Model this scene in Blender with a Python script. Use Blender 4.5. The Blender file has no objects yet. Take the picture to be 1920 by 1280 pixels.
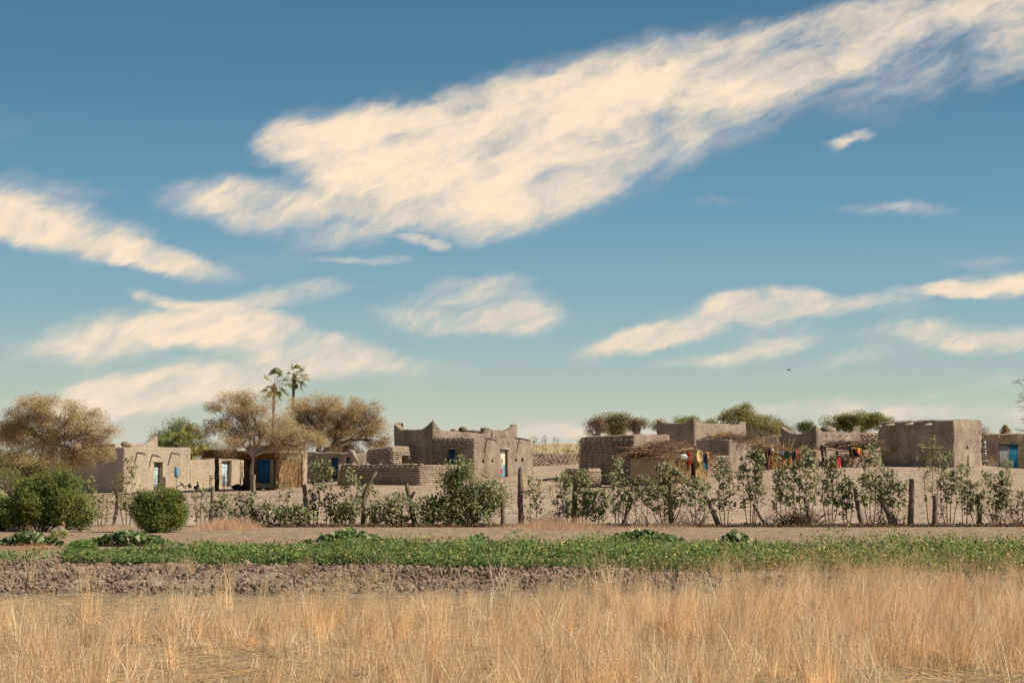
import bpy, bmesh, math, random
import numpy as np
from mathutils import Vector, noise as mnoise

# ------------------------------------------------------------------ camera
F_PX = 1920 * 70.0 / 36.0
CAMZ = 2.7
HOR = 860.0
PITCH = math.atan((HOR - 640.0) / F_PX)
scene = bpy.context.scene
COL = scene.collection
cam_data = bpy.data.cameras.new('camera')
cam_data.lens = 70.0; cam_data.sensor_width = 36.0
cam_data.clip_start = 0.5; cam_data.clip_end = 9000.0
cam = bpy.data.objects.new('camera', cam_data); COL.objects.link(cam)
cam.location = (0, 0, CAMZ); cam.rotation_euler = (math.pi/2 + PITCH, 0, 0)
scene.camera = cam
scene.render.resolution_x = 1024; scene.render.resolution_y = 682

SUN_EL, SUN_AZ = 40.0, 104.0      # azimuth clockwise from +Y (the view direction)
scene.view_settings.view_transform = 'Standard'
scene.view_settings.look = 'None'
scene.view_settings.exposure = 0.0
scene.view_settings.gamma = 1.0
scene.view_settings.use_curve_mapping = False

def ray(px, py):
    cx = (px - 960) / F_PX; cy = (640 - py) / F_PX
    y = math.cos(PITCH) - cy * math.sin(PITCH)
    z = math.sin(PITCH) + cy * math.cos(PITCH)
    return cx / y, z / y
def at(px, py, Y):
    a, b = ray(px, py)
    return Vector((a * Y, Y, CAMZ + b * Y))
def lin(r, g, b):
    f = lambda c: (c/255/12.92) if c/255 <= 0.04045 else ((c/255+0.055)/1.055)**2.4
    return (f(r), f(g), f(b))

# ------------------------------------------------------------------ sun
sd = bpy.data.lights.new('sun', 'SUN'); sd.energy = 5.0; sd.angle = math.radians(0.53)
sd.color = (1.0, 0.90, 0.76)
sun = bpy.data.objects.new('sun', sd); COL.objects.link(sun)
el, az = math.radians(SUN_EL), math.radians(SUN_AZ)
to_sun = Vector((math.cos(el)*math.sin(az), math.cos(el)*math.cos(az), math.sin(el)))
sun.rotation_euler = to_sun.to_track_quat('Z', 'Y').to_euler()
sun.location = (30, 20, 60)

# ------------------------------------------------------------------ world: sky and clouds, by direction
world = bpy.data.worlds.new('World'); scene.world = world; world.use_nodes = True
nt = world.node_tree; nt.nodes.clear(); N = nt.nodes; L = nt.links
def nd(t, **kw):
    n = N.new(t)
    for k, v in kw.items(): setattr(n, k, v)
    return n
def mth(op, a, b=None, c=None, clamp=False):
    n = nd('ShaderNodeMath', operation=op); n.use_clamp = clamp
    for i, x in enumerate((a, b, c)):
        if x is None: continue
        if isinstance(x, (int, float)): n.inputs[i].default_value = x
        else: L.new(x, n.inputs[i])
    return n.outputs[0]
out = nd('ShaderNodeOutputWorld'); bg = nd('ShaderNodeBackground'); bg.inputs['Strength'].default_value = 0.1
tc = nd('ShaderNodeTexCoord'); sx = nd('ShaderNodeSeparateXYZ'); L.new(tc.outputs['Generated'], sx.inputs[0])
yy = mth('MAXIMUM', sx.outputs[1], 0.03)
u = mth('DIVIDE', sx.outputs[0], yy); v = mth('DIVIDE', sx.outputs[2], yy)
cb = nd('ShaderNodeCombineXYZ'); L.new(u, cb.inputs[0]); L.new(v, cb.inputs[1])
uv = cb.outputs[0]
sky = nd('ShaderNodeTexSky'); sky.sky_type = 'NISHITA'; sky.sun_disc = False
sky.sun_elevation = el; sky.sun_rotation = az; sky.dust_density = 2.0; sky.altitude = 300
# colour of the clear sky by elevation angle
elev = nd('ShaderNodeMath', operation='ARCSINE'); L.new(sx.outputs[2], elev.inputs[0])
ef = mth('DIVIDE', elev.outputs[0], math.radians(30.0), clamp=True)
ramp = nd('ShaderNodeValToRGB'); L.new(ef, ramp.inputs[0])
def elev_of(py): return math.degrees(math.atan(ray(960, py)[1]))
stops = [(860,(206,207,192)),(825,(211,211,194)),(750,(188,201,188)),(650,(157,187,189)),(550,(133,174,187)),(400,(107,156,183)),(200,(82,132,164)),(0,(71,119,152))]
cr = ramp.color_ramp
els = [max(0, elev_of(p))/30 for p, c in stops] + [0.60, 0.9]
cols = [lin(*c) for p, c in stops] + [lin(66, 96, 122), lin(62, 80, 98)]
while len(cr.elements) < len(els): cr.elements.new(0.5)
for e, p, c in zip(cr.elements, els, cols): e.position = p; e.color = (*c, 1)
sc10 = nd('ShaderNodeVectorMath', operation='SCALE'); L.new(ramp.outputs[0], sc10.inputs[0]); sc10.inputs[3].default_value = 10.0
mixs = nd('ShaderNodeMixRGB'); mixs.inputs[0].default_value = 0.9
L.new(sky.outputs[0], mixs.inputs[1]); L.new(sc10.outputs[0], mixs.inputs[2])
# warp the cloud coordinates so that edges turn wispy
def noise_node(vec, scale, detail, rough, dist=0.0, stretch=2.0, rot=0.0, loc=(0,0,0)):
    mp = nd('ShaderNodeMapping'); mp.vector_type = 'TEXTURE'; mp.inputs['Scale'].default_value = (stretch, 1, 1)
    mp.inputs['Rotation'].default_value[2] = rot; mp.inputs['Location'].default_value = loc
    L.new(vec, mp.inputs[0])
    n = nd('ShaderNodeTexNoise'); n.noise_dimensions = '2D'; n.inputs['Scale'].default_value = scale; n.inputs['Detail'].default_value = detail
    n.inputs['Roughness'].default_value = rough; n.inputs['Distortion'].default_value = dist
    L.new(mp.outputs[0], n.inputs['Vector']); return n
n1 = noise_node(uv, 30, 4, 0.6, 0, 2.0, 0.35)
sub = nd('ShaderNodeVectorMath', operation='SUBTRACT'); L.new(n1.outputs['Color'], sub.inputs[0]); sub.inputs[1].default_value = (0.5, 0.5, 0.5)
scl = nd('ShaderNodeVectorMath', operation='MULTIPLY'); L.new(sub.outputs[0], scl.inputs[0]); scl.inputs[1].default_value = (0.030, 0.016, 0)
wv = nd('ShaderNodeVectorMath', operation='ADD'); L.new(uv, wv.inputs[0]); L.new(scl.outputs[0], wv.inputs[1])
W = wv.outputs[0]
CL = [(620,252,130,50,8,.95),(560,262,70,36,0,.6),(800,250,240,72,12,1),(1050,225,270,100,18,1.1),(1280,160,260,88,18,1.05),(1480,100,240,66,16,.95),
(1720,48,260,62,10,.75),(1900,40,190,90,5,.6),(440,382,125,46,-6,1.15),(640,350,130,46,12,.42),(820,340,240,60,14,.6),(980,345,200,70,18,.7),
(780,422,190,34,5,.42),(610,395,120,60,0,.35),(1010,395,130,40,15,.6),(1190,305,150,66,25,.55),(1350,230,150,60,22,.5),
(110,430,190,48,-14,1.05),(300,492,130,28,-8,.9),(90,355,130,30,-3,.5),(0,415,100,40,-10,.7),(480,500,160,34,-4,.25),
(292,560,55,18,-8,.9),(530,556,150,26,6,.9),(290,620,260,50,5,.95),(560,655,260,44,-8,1.0),(400,715,260,48,9,1.0),(230,750,230,44,6,.9),(480,605,130,28,-12,.7),(90,700,200,60,0,.35),
(880,568,150,62,-5,.9),(800,600,120,26,-8,.7),(960,600,100,30,10,.6),(690,487,90,12,0,.75),(785,452,50,11,-8,.9),(900,520,90,20,0,.4),
(1190,642,120,24,8,1.0),(1340,602,170,42,14,1.0),(1450,578,120,34,0,.8),(1610,575,150,22,-3,.6),(1760,548,170,20,6,.8),(1880,530,110,30,6,.95),(1860,487,130,16,4,.45),
(1440,648,120,32,14,.85),(1690,622,100,24,4,.75),(1860,634,150,34,-2,.9),(1640,665,190,24,10,.6),(1290,678,70,16,4,.45),(1582,264,42,10,26,.7),(1562,282,22,8,45,.3),
(1690,388,120,14,2,.5),(1780,776,290,28,0,.8),(1640,760,200,26,3,.35),(1050,812,190,24,0,.55),(1450,768,160,20,8,.4),(760,738,90,22,0,.35),(1800,150,210,60,12,.4),(1330,378,60,10,8,.3),(1230,812,200,30,0,.5),(20,790,240,40,0,.5),(1870,720,160,26,0,.4),(1600,745,200,14,4,.35),(560,460,150,26,2,.22),(900,700,200,30,5,.15),(0,230,90,40,10,.2),(1600,170,200,60,15,.25)]
tot = None
for (cx, cy, rx, ry, ang, w) in CL:
    a, b = ray(cx, cy)
    if cy > 450: ry *= .84; rx *= .95
    mp = nd('ShaderNodeMapping'); mp.vector_type = 'TEXTURE'
    mp.inputs['Location'].default_value = (a, b, 0)
    mp.inputs['Rotation'].default_value = (0, 0, math.radians(ang))
    mp.inputs['Scale'].default_value = (rx*1.42/F_PX, ry*1.42/F_PX, 1)
    L.new(W, mp.inputs[0])
    g = nd('ShaderNodeTexGradient', gradient_type='SPHERICAL'); L.new(mp.outputs[0], g.inputs[0])
    q = mth('SMOOTH_MIN', mth('MULTIPLY', g.outputs['Fac'], 1.45), 1.0, 0.7)
    m = mth('MULTIPLY', q, w)
    tot = m if tot is None else mth('ADD', tot, m)
tot = mth('SMOOTH_MIN', tot, 1.05, 0.6)
n2 = noise_node(W, 60, 7, 0.62, 0.0, 2.8, 0.42, (3, 1, 0))
n3 = noise_node(W, 210, 4, 0.65, 0.0, 3.5, 0.62, (7, 4, 0))
n4 = noise_node(W, 16, 3, 0.5, 0.0, 1.8, 0.3, (1, 9, 0))
s2 = mth('MULTIPLY', mth('SUBTRACT', n2.outputs['Fac'], 0.5), 2.35); s3 = mth('MULTIPLY', mth('SUBTRACT', n3.outputs['Fac'], 0.5), 0.6); s4 = mth('MULTIPLY', mth('SUBTRACT', n4.outputs['Fac'], 0.5), 1.5)
nn = mth('ADD', mth('ADD', s2, s3), s4)
dens = mth('MULTIPLY', tot, mth('ADD', mth('MULTIPLY', nn, mth('SUBTRACT', 0.98, mth('MULTIPLY', tot, 0.42))), 0.86))
mr = nd('ShaderNodeMapRange'); mr.interpolation_type = 'SMOOTHSTEP'; L.new(dens, mr.inputs[0])
mr.inputs[1].default_value = 0.06; mr.inputs[2].default_value = 1.12; mr.inputs[3].default_value = 0.0; mr.inputs[4].default_value = 1.0
crp = nd('ShaderNodeMixRGB'); L.new(mth('ADD', mth('MULTIPLY', mth('SUBTRACT', dens, 0.35), 1.1), mth('MULTIPLY', s4, 0.5), clamp=True), crp.inputs[0])
crp.inputs[1].default_value = tuple(10*c for c in lin(216, 208, 200)) + (1,)
crp.inputs[2].default_value = tuple(10*c for c in lin(254, 232, 200)) + (1,)
fin = nd('ShaderNodeMixRGB'); L.new(mr.outputs[0], fin.inputs[0]); L.new(mixs.outputs[0], fin.inputs[1]); L.new(crp.outputs[0], fin.inputs[2])
L.new(fin.outputs[0], bg.inputs[0])
# the cloud field only fills the part of the sky before the viewer; elsewhere the sky is clear (and cheap)
bg2 = nd('ShaderNodeBackground'); bg2.inputs['Strength'].default_value = 0.1; L.new(mixs.outputs[0], bg2.inputs[0])
inside = mth('MULTIPLY', mth('GREATER_THAN', sx.outputs[1], 0.3), mth('MULTIPLY', mth('LESS_THAN', mth('ABSOLUTE', u), 0.40), mth('MULTIPLY', mth('GREATER_THAN', v, -0.005), mth('LESS_THAN', v, 0.32))))
msh = nd('ShaderNodeMixShader'); L.new(inside, msh.inputs[0]); L.new(bg2.outputs[0], msh.inputs[1]); L.new(bg.outputs[0], msh.inputs[2])
L.new(msh.outputs[0], out.inputs[0])
world.cycles.sampling_method = 'MANUAL'; world.cycles.sample_map_resolution = 512

# ------------------------------------------------------------------ helpers
rng = np.random.default_rng(7); random.seed(7)
def nz(x, y, z=0.0): return mnoise.noise(Vector((x, y, z)))
def vnoise(x, y, seed=0):
    """cheap vectorised smooth noise about -1..1"""
    r = np.random.default_rng(100 + seed); o = 0
    for i in range(7):
        a = r.uniform(0, 6.283); f = 0.6 * 1.5**i
        o = o + np.sin(f*(x*math.cos(a) + y*math.sin(a)) + r.uniform(0, 6.283)) * 0.75**i
    return o / 2.2

class MB:
    def __init__(s): s.V = []; s.F = []; s.C = []; s.n = 0
    def add(s, V, F, c=(1, 1, 1)):
        V = np.asarray(V, float).reshape(-1, 3)
        C = np.asarray(c, float)
        if C.ndim == 1: C = np.tile(C, (len(V), 1))
        if not isinstance(F, list): F = [F]
        for f in F:
            f = np.asarray(f, int)
            s.F.append(f + s.n)
        s.V.append(V); s.C.append(C); s.n += len(V)
    def build(s, name, mat, parent=None, base=None, smooth=False, sharp=None):
        me = bpy.data.meshes.new(name)
        V = np.concatenate(s.V) if s.V else np.zeros((0, 3)); C = np.concatenate(s.C) if s.C else np.zeros((0, 3))
        o = root_loc(parent) if parent is not None else (Vector(base) if base is not None else Vector((0, 0, 0)))
        V = V - np.array(o)
        me.vertices.add(len(V)); me.vertices.foreach_set('co', V.astype(np.float32).ravel())
        lt = np.concatenate([np.full(len(f), f.shape[1]) for f in s.F]); lv = np.concatenate([f.ravel() for f in s.F])
        ls = np.concatenate([[0], np.cumsum(lt)[:-1]])
        me.loops.add(len(lv)); me.loops.foreach_set('vertex_index', lv.astype(np.int32))
        me.polygons.add(len(lt)); me.polygons.foreach_set('loop_start', ls.astype(np.int32))
        me.update(calc_edges=True); me.validate()
        ca = me.color_attributes.new('Col', 'FLOAT_COLOR', 'POINT')
        if len(me.vertices) == len(C): ca.data.foreach_set('color', np.hstack([C, np.ones((len(C), 1))]).astype(np.float32).ravel())
        me.materials.append(mat)
        if smooth:
            me.polygons.foreach_set('use_smooth', [True]*len(me.polygons))
            if sharp: me.set_sharp_from_angle(angle=sharp)
        ob = bpy.data.objects.new(name, me); COL.objects.link(ob)
        if parent is not None: ob.parent = parent
        else: ob.location = o
        return ob
def root_loc(o):
    while o.parent is not None: o = o.parent
    return Vector(o.location)
def tag(o, label=None, cat=None, group=None, kind=None):
    if label: o['label'] = label
    if cat: o['category'] = cat
    if group: o['group'] = group
    if kind: o['kind'] = kind
    return o
def thing(name, label, cat, loc, group=None):
    o = bpy.data.objects.new(name, None); o.empty_display_size = 0.3; COL.objects.link(o); o.location = loc
    return tag(o, label, cat, group)

def tube(mb, pts, rad, sides=6, c=(1, 1, 1), cap=True, jit=0.0):
    P = [Vector(p) for p in pts]; n = len(P)
    if isinstance(rad, (int, float)): rad = [rad]*n
    V = []
    for i in range(n):
        t = (P[min(i+1, n-1)] - P[max(i-1, 0)])
        if t.length < 1e-9: t = Vector((0, 0, 1))
        t.normalize()
        a = t.orthogonal() if i == 0 else (a - t*a.dot(t))
        if a.length < 1e-6: a = t.orthogonal()
        a.normalize(); b = t.cross(a)
        for k in range(sides):
            th = 2*math.pi*k/sides; r = rad[i]*(1 + jit*(random.random()-.5))
            V.append(P[i] + a*math.cos(th)*r + b*math.sin(th)*r)
    F = [[i*sides+k, i*sides+(k+1) % sides, (i+1)*sides+(k+1) % sides, (i+1)*sides+k] for i in range(n-1) for k in range(sides)]
    fs = [np.array(F)]
    if cap:
        fs.append(np.array([list(range(sides))[::-1]])); fs.append(np.array([[(n-1)*sides+k for k in range(sides)]]))
    mb.add(V, fs, c)
def bez(p0, p1, bend=(0, 0, 0), n=6, wob=0.0):
    p0, p1, bend = Vector(p0), Vector(p1), Vector(bend); o = []
    for i in range(n+1):
        t = i/n; w = wob*math.sin(math.pi*t)
        o.append(p0.lerp(p1, t) + bend*(4*t*(1-t)) + Vector((random.uniform(-w, w), random.uniform(-w, w), random.uniform(-w, w))))
    return o
def boxb(mb, o, ax, ay, az, c=(1, 1, 1), jit=0.0):
    """box from corner o with edge vectors"""
    o, ax, ay, az = Vector(o), Vector(ax), Vector(ay), Vector(az)
    V = [o + ax*i + ay*j + az*k for k in (0, 1) for j in (0, 1) for i in (0, 1)]
    if jit: V = [p + Vector([random.uniform(-jit, jit) for _ in range(3)]) for p in V]
    mb.add(V, np.array([[0, 2, 3, 1], [4, 5, 7, 6], [0, 1, 5, 4], [2, 6, 7, 3], [0, 4, 6, 2], [1, 3, 7, 5]]), c)
def sticks(mb, P, D, r, cols):
    """many straight 3-sided sticks: P starts, D full vectors, r radii, cols per stick"""
    P = np.asarray(P, float); D = np.asarray(D, float); n = len(P)
    r = np.broadcast_to(r, (n,)).astype(float)
    t = D/np.maximum(np.linalg.norm(D, axis=1, keepdims=True), 1e-6)
    ref = np.where(np.abs(t[:, 2:3]) > 0.9, np.array([[1., 0, 0]]), np.array([[0, 0, 1.]]))
    a = np.cross(t, ref); a /= np.linalg.norm(a, axis=1, keepdims=True); b = np.cross(t, a)
    V = np.zeros((n, 6, 3))
    for k in range(3):
        th = 2*math.pi*k/3; d = (a*math.cos(th) + b*math.sin(th))*r[:, None]
        V[:, k] = P + d; V[:, 3+k] = P + D + d*0.6
    F = np.array([[0, 1, 4, 3], [1, 2, 5, 4], [2, 0, 3, 5]])
    FF = (F[None] + (np.arange(n)*6)[:, None, None]).reshape(-1, 4)
    mb.add(V.reshape(-1, 3), FF, np.repeat(np.asarray(cols), 6, axis=0))
def leaves(mb, P, size, cols, up=0.3, asp=0.6, bias=(0.75, -0.5, 0.85), amt=1.0):
    """leaf-sized diamond faces; like real leaves they tend to turn towards the light"""
    P = np.asarray(P, float); n = len(P)
    s = np.broadcast_to(size, (n,)).astype(float)*rng.uniform(0.6, 1.3, n)
    nrm = rng.normal(size=(n, 3))*.75 + np.array(bias)*amt; nrm /= np.linalg.norm(nrm, axis=1, keepdims=True)
    d = rng.normal(size=(n, 3)); d[:, 2] += up; d -= nrm*(d*nrm).sum(1, keepdims=True); d /= np.linalg.norm(d, axis=1, keepdims=True)
    w = np.cross(nrm, d)
    V = np.zeros((n, 4, 3))
    V[:, 0] = P; V[:, 1] = P + d*(s*.5)[:, None] + w*(s*asp*.5)[:, None] + nrm*(s*.08)[:, None]
    V[:, 2] = P + d*s[:, None]; V[:, 3] = P + d*(s*.5)[:, None] - w*(s*asp*.5)[:, None] + nrm*(s*.08)[:, None]
    F = np.arange(n*4).reshape(n, 4)
    mb.add(V.reshape(-1, 3), F, np.repeat(np.asarray(cols), 4, axis=0))
def colvar(n, base, alt=None, sp=0.12, vs=0.2):
    base = np.array(base); c = np.tile(base, (n, 1))
    if alt is not None:
        t = rng.random((n, 1))**1.5; c = c*(1-t) + np.array(alt)*t
    c = c*rng.uniform(1-vs, 1+vs, (n, 1))*rng.uniform(1-sp, 1+sp, (n, 3)); return np.clip(c, 0, 1)

# ------------------------------------------------------------------ materials
def newmat(name):
    m = bpy.data.materials.new(name); m.use_nodes = True; t = m.node_tree
    return m, t, t.nodes['Principled BSDF']
def tnoise(t, vec, scale, detail=4, rough=0.55, sc=None):
    if sc is not None:
        mp = t.nodes.new('ShaderNodeMapping'); mp.inputs['Scale'].default_value = sc; t.links.new(vec, mp.inputs[0]); vec = mp.outputs[0]
    n = t.nodes.new('ShaderNodeTexNoise'); n.inputs['Scale'].default_value = scale; n.inputs['Detail'].default_value = detail
    n.inputs['Roughness'].default_value = rough; t.links.new(vec, n.inputs['Vector']); return n.outputs['Fac']
def tramp(t, fac, stops):
    r = t.nodes.new('ShaderNodeValToRGB'); t.links.new(fac, r.inputs[0])
    while len(r.color_ramp.elements) < len(stops): r.color_ramp.elements.new(0.5)
    for e, (p, c) in zip(r.color_ramp.elements, stops): e.position = p; e.color = (*c, 1)
    return r.outputs[0]
def tmix(t, mode, fac, a, b):
    n = t.nodes.new('ShaderNodeMixRGB'); n.blend_type = mode
    for i, x in ((0, fac), (1, a), (2, b)):
        if isinstance(x, (int, float)): n.inputs[i].default_value = x
        elif isinstance(x, tuple): n.inputs[i].default_value = (*x, 1) if len(x) == 3 else x
        else: t.links.new(x, n.inputs[i])
    return n.outputs[0]
def tbump(t, bs, h, strength, dist):
    b = t.nodes.new('ShaderNodeBump'); b.inputs['Strength'].default_value = strength; b.inputs['Distance'].default_value = dist
    t.links.new(h, b.inputs['Height']); t.links.new(b.outputs[0], bs.inputs['Normal'])
def objcoord(t):
    g = t.nodes.new('ShaderNodeNewGeometry'); return g.outputs['Position']
def mud(name, c, var=0.22, streak=0.35, bump=0.09, cracks=False):
    m, t, b = newmat(name); P = objcoord(t)
    dark = tuple(x*(1-var*1.4) for x in c); light = tuple(min(1, x*(1+var*.6)) for x in c)
    c1 = tramp(t, tnoise(t, P, 0.9, 6, 0.62), [(0.3, dark), (0.7, light)])
    f = tramp(t, tnoise(t, P, 7.0, 5, 0.7), [(0.3, (0.78,)*3), (0.62, (1.08,)*3)])
    col = tmix(t, 'MULTIPLY', 1.0, c1, f)
    st = tramp(t, tnoise(t, P, 2.2, 4, 0.6, (1, 1, 0.10)), [(0.36, (0.72, 0.70, 0.68)), (0.55, (1, 1, 1))])
    col = tmix(t, 'MULTIPLY', streak, col, st)
    sp = tramp(t, tnoise(t, P, 24.0, 3, 0.7), [(0.34, (0.66, 0.64, 0.61)), (0.46, (1, 1, 1))])
    col = tmix(t, 'MULTIPLY', 0.6, col, sp)
    if cracks:
        vo = t.nodes.new('ShaderNodeTexVoronoi'); vo.feature = 'DISTANCE_TO_EDGE'; vo.inputs['Scale'].default_value = 1.6
        wn = t.nodes.new('ShaderNodeTexNoise'); wn.inputs['Scale'].default_value = 2.5; t.links.new(P, wn.inputs['Vector'])
        ad = t.nodes.new('ShaderNodeVectorMath'); ad.operation = 'MULTIPLY_ADD'; t.links.new(wn.outputs['Color'], ad.inputs[0]); ad.inputs[1].default_value = (.7, .7, .7); t.links.new(P, ad.inputs[2])
        t.links.new(ad.outputs[0], vo.inputs['Vector'])
        cc = tramp(t, vo.outputs[0], [(0.0, (0.32,)*3), (0.04, (1, 1, 1))])
        msk = tramp(t, tnoise(t, P, 0.7, 2), [(0.48, (0, 0, 0)), (0.6, (1, 1, 1))])
        col = tmix(t, 'MULTIPLY', msk, col, cc)
    at_ = t.nodes.new('ShaderNodeVertexColor'); at_.layer_name = 'Col'
    col = tmix(t, 'MULTIPLY', 1.0, col, at_.outputs[0])
    t.links.new(col, b.inputs['Base Color']); b.inputs['Roughness'].default_value = 0.95
    b.inputs['Specular IOR Level'].default_value = 0.15
    mx = t.nodes.new('ShaderNodeMath'); mx.operation = 'MULTIPLY_ADD'
    t.links.new(tnoise(t, P, 14, 6, 0.75), mx.inputs[0]); mx.inputs[1].default_value = 1.0; t.links.new(tnoise(t, P, 3.5, 3), mx.inputs[2])
    tbump(t, b, mx.outputs[0], 0.9, bump); return m
def attr_mat(name, mul=(1, 1, 1), trans=0.0, rough=0.7, spec=0.2, nscale=None):
    m, t, b = newmat(name)
    a = t.nodes.new('ShaderNodeVertexColor'); a.layer_name = 'Col'; col = a.outputs[0]
    if mul != (1, 1, 1): col = tmix(t, 'MULTIPLY', 1.0, col, mul)
    if nscale: col = tmix(t, 'MULTIPLY', 0.7, col, tramp(t, tnoise(t, objcoord(t), nscale, 4), [(0.3, (.6,)*3), (0.65, (1.1,)*3)]))
    t.links.new(col, b.inputs['Base Color']); b.inputs['Roughness'].default_value = rough; b.inputs['Specular IOR Level'].default_value = spec
    if trans:
        tr = t.nodes.new('ShaderNodeBsdfTranslucent'); t.links.new(col, tr.inputs[0])
        mx = t.nodes.new('ShaderNodeMixShader'); mx.inputs[0].default_value = trans
        t.links.new(b.outputs[0], mx.inputs[1]); t.links.new(tr.outputs[0], mx.inputs[2])
        t.links.new(mx.outputs[0], t.nodes['Material Output'].inputs[0])
    return m
def plain(name, c, rough=0.7, nscale=6, var=0.25, metal=0.0, sc=None, bump=0.0):
    m, t, b = newmat(name); P = objcoord(t); n = tnoise(t, P, nscale, 5, 0.6, sc)
    col = tramp(t, n, [(0.3, tuple(x*(1-var) for x in c)), (0.7, tuple(min(1, x*(1+var*.5)) for x in c))])
    t.links.new(col, b.inputs['Base Color']); b.inputs['Roughness'].default_value = rough; b.inputs['Metallic'].default_value = metal
    b.inputs['Specular IOR Level'].default_value = 0.25
    if bump: tbump(t, b, n, 0.8, bump)
    return m

MUD = mud('mud_plaster', (0.455, 0.367, 0.278), var=.28, streak=.75)
MUD2 = mud('pale_mud_plaster', (0.61, 0.505, 0.375), var=0.12, streak=0.35)
MUD3 = mud('cracked_mud_plaster', (0.447, 0.362, 0.275), var=.28, streak=.6, cracks=True, bump=0.07)
BRICK = mud('mud_brick', (0.455, 0.36, 0.268), streak=0.15, bump=0.03)
WOOD = attr_mat('weathered_wood', rough=0.85, nscale=9)
STRAW = attr_mat('straw', rough=0.8, trans=0.0, spec=0.15)
LEAF = attr_mat('leaf', mul=(1.75, 1.68, 1.6), rough=0.55, trans=0.36, spec=0.3)
GRASS = attr_mat('dry_grass', mul=(1.5, 1.6, 1.78), rough=0.7, trans=0.45, spec=0.2)
BARK = plain('bark', (0.26, 0.20, 0.15), 0.9, 8, 0.35, sc=(1, 1, .3), bump=0.02)
PALEBARK = plain('pale_bark', (0.36, 0.29, 0.22), 0.9, 8, 0.3, sc=(1, 1, .3), bump=0.02)
SOIL = attr_mat('dry_soil', rough=0.95, spec=0.1, nscale=20)
IRON = plain('dark_metal', (0.05, 0.045, 0.045), 0.6)
BLACK = plain('sooty_black', (0.02, 0.018, 0.018), 0.8)
SKIN = plain('dark_skin', (0.045, 0.028, 0.02), 0.6)
def paint(name, c, var=0.2): return plain(name, c, 0.55, 5, var, sc=(3, 3, .5))
BLUEP = paint('blue_door_paint', (0.018, 0.13, 0.30)); PALEP = paint('pale_blue_door_paint', (0.50, 0.62, 0.66), .12)
WHITEP = paint('grey_white_door_paint', (0.42, 0.45, 0.46), .15); BRIGHTB = paint('bright_blue_door_paint', (0.02, 0.24, 0.44), .25)
DEEPB = paint('deep_blue_door_paint', (0.012, 0.09, 0.20), .2)
def cloth(name, c, var=.15): return plain(name, c, 0.85, 12, var)

# ------------------------------------------------------------------ ground
CP = [(150,927,123),(232,922,124),(300,919,128),(383,917,132),(455,913,136),(400,917,120),(470,917,119),(523,917,121),(577,912,126),(610,905,128),(640,906,124),(700,906,121.5),
 (787,909,118),(830,902,120),(890,897,121),(942,895,124),(1000,884,128),(1040,864,134),(1010,866,134),(1075,864,134),(1087,900,121),(1190,912,118),(1103,914,115),(1060,908,118),(1241,908,114),(1325,899,117),(1368,883,128),
 (1425,880,131),(1345,884,125),(1460,879,122),(1532,877,130),(1600,875,128),(1570,877,125.5),(1650,873,135),(1790,876,130),(1843,871,133),(1873,881,135),(1920,882,134),(2020,884,133),
 (-100,930,122),(0,930,118),(100,945,105),(960,880,150),(300,868,150),(1500,868,150),(1900,870,150),(0,880,150)]
pts = [tuple(at(a, b, c)) for a, b, c in CP]
pts += [(x, 80.5, 0.0) for x in range(-48, 49, 6)]
pts += [(x, 86, 0.32) for x in range(-48, 49, 8)]
pts += [(x, 185, 2.2) for x in range(-60, 61, 20)] + [(x, 120, 1.6) for x in (-55, -45, 45, 55)]
PA = np.array(pts); nP = len(PA)
A = np.linalg.norm(PA[:, None, :2] - PA[None, :, :2], axis=2)
M = np.ones((nP+1, nP+1)); M[:nP, :nP] = A - np.eye(nP)*0.3; M[nP, nP] = 0
wts = np.linalg.solve(M, np.append(PA[:, 2], 0))
def tzv(X, Y):
    X = np.asarray(X, float); Y = np.asarray(Y, float)
    xc = np.clip(X, -50, 50); yc = np.clip(Y, 60, 185)
    sh = X.shape; q = np.stack([xc.ravel(), yc.ravel()], 1); z = np.zeros(len(q))
    for i in range(0, len(q), 20000):
        d = np.linalg.norm(q[i:i+20000, None, :] - PA[None, :, :2], axis=2); z[i:i+20000] = d @ wts[:nP] + wts[nP]
    z = z.reshape(sh)
    t = np.clip((Y - 79.5)/3.0, 0, 1); t = t*t*(3-2*t)
    z = z*t
    dune = 2.35*np.exp(-((X-5.5)/11.0)**2 - ((Y-235)/28.0)**2)
    far = np.clip((Y-190)/60, 0, 1)
    z = z*(1-far) + 2.15*far
    und = 0.03*vnoise(X*0.6, Y*0.35, 3) + 0.012*vnoise(X*2.5, Y*1.5, 4)
    return z + dune + und*np.clip((Y-82)/8, 0.35, 1.0)
def tz(x, y): return float(tzv(np.array([x]), np.array([y]))[0])
def gpt(px, Y):
    """ground point seen in image column px at distance Y"""
    a, _ = ray(px, 900); return Vector((a*Y, Y, tz(a*Y, Y)))
xs = np.unique(np.concatenate([np.arange(-46, 46.1, 0.4), np.linspace(46, 120, 20), -np.linspace(46, 120, 20), np.geomspace(120, 4500, 18), -np.geomspace(120, 4500, 18)]))
ys = np.unique(np.concatenate([[-60, -20], np.arange(0, 40, 1.0), np.arange(40, 145, 0.4), np.arange(145, 320, 4), np.geomspace(320, 7000, 24)]))
GX, GY = np.meshgrid(xs, ys); GZ = tzv(GX, GY)
nx, ny = len(xs), len(ys)
idx = np.arange(nx*ny).reshape(ny, nx)
gm = MB(); gm.add(np.stack([GX, GY, GZ], 2).reshape(-1, 3), np.stack([idx[:-1, :-1], idx[:-1, 1:], idx[1:, 1:], idx[1:, :-1]], 2).reshape(-1, 4))
GM, t, b = newmat('ground'); P = objcoord(t)
sp = t.nodes.new('ShaderNodeSeparateXYZ'); t.links.new(P, sp.inputs[0])
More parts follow.
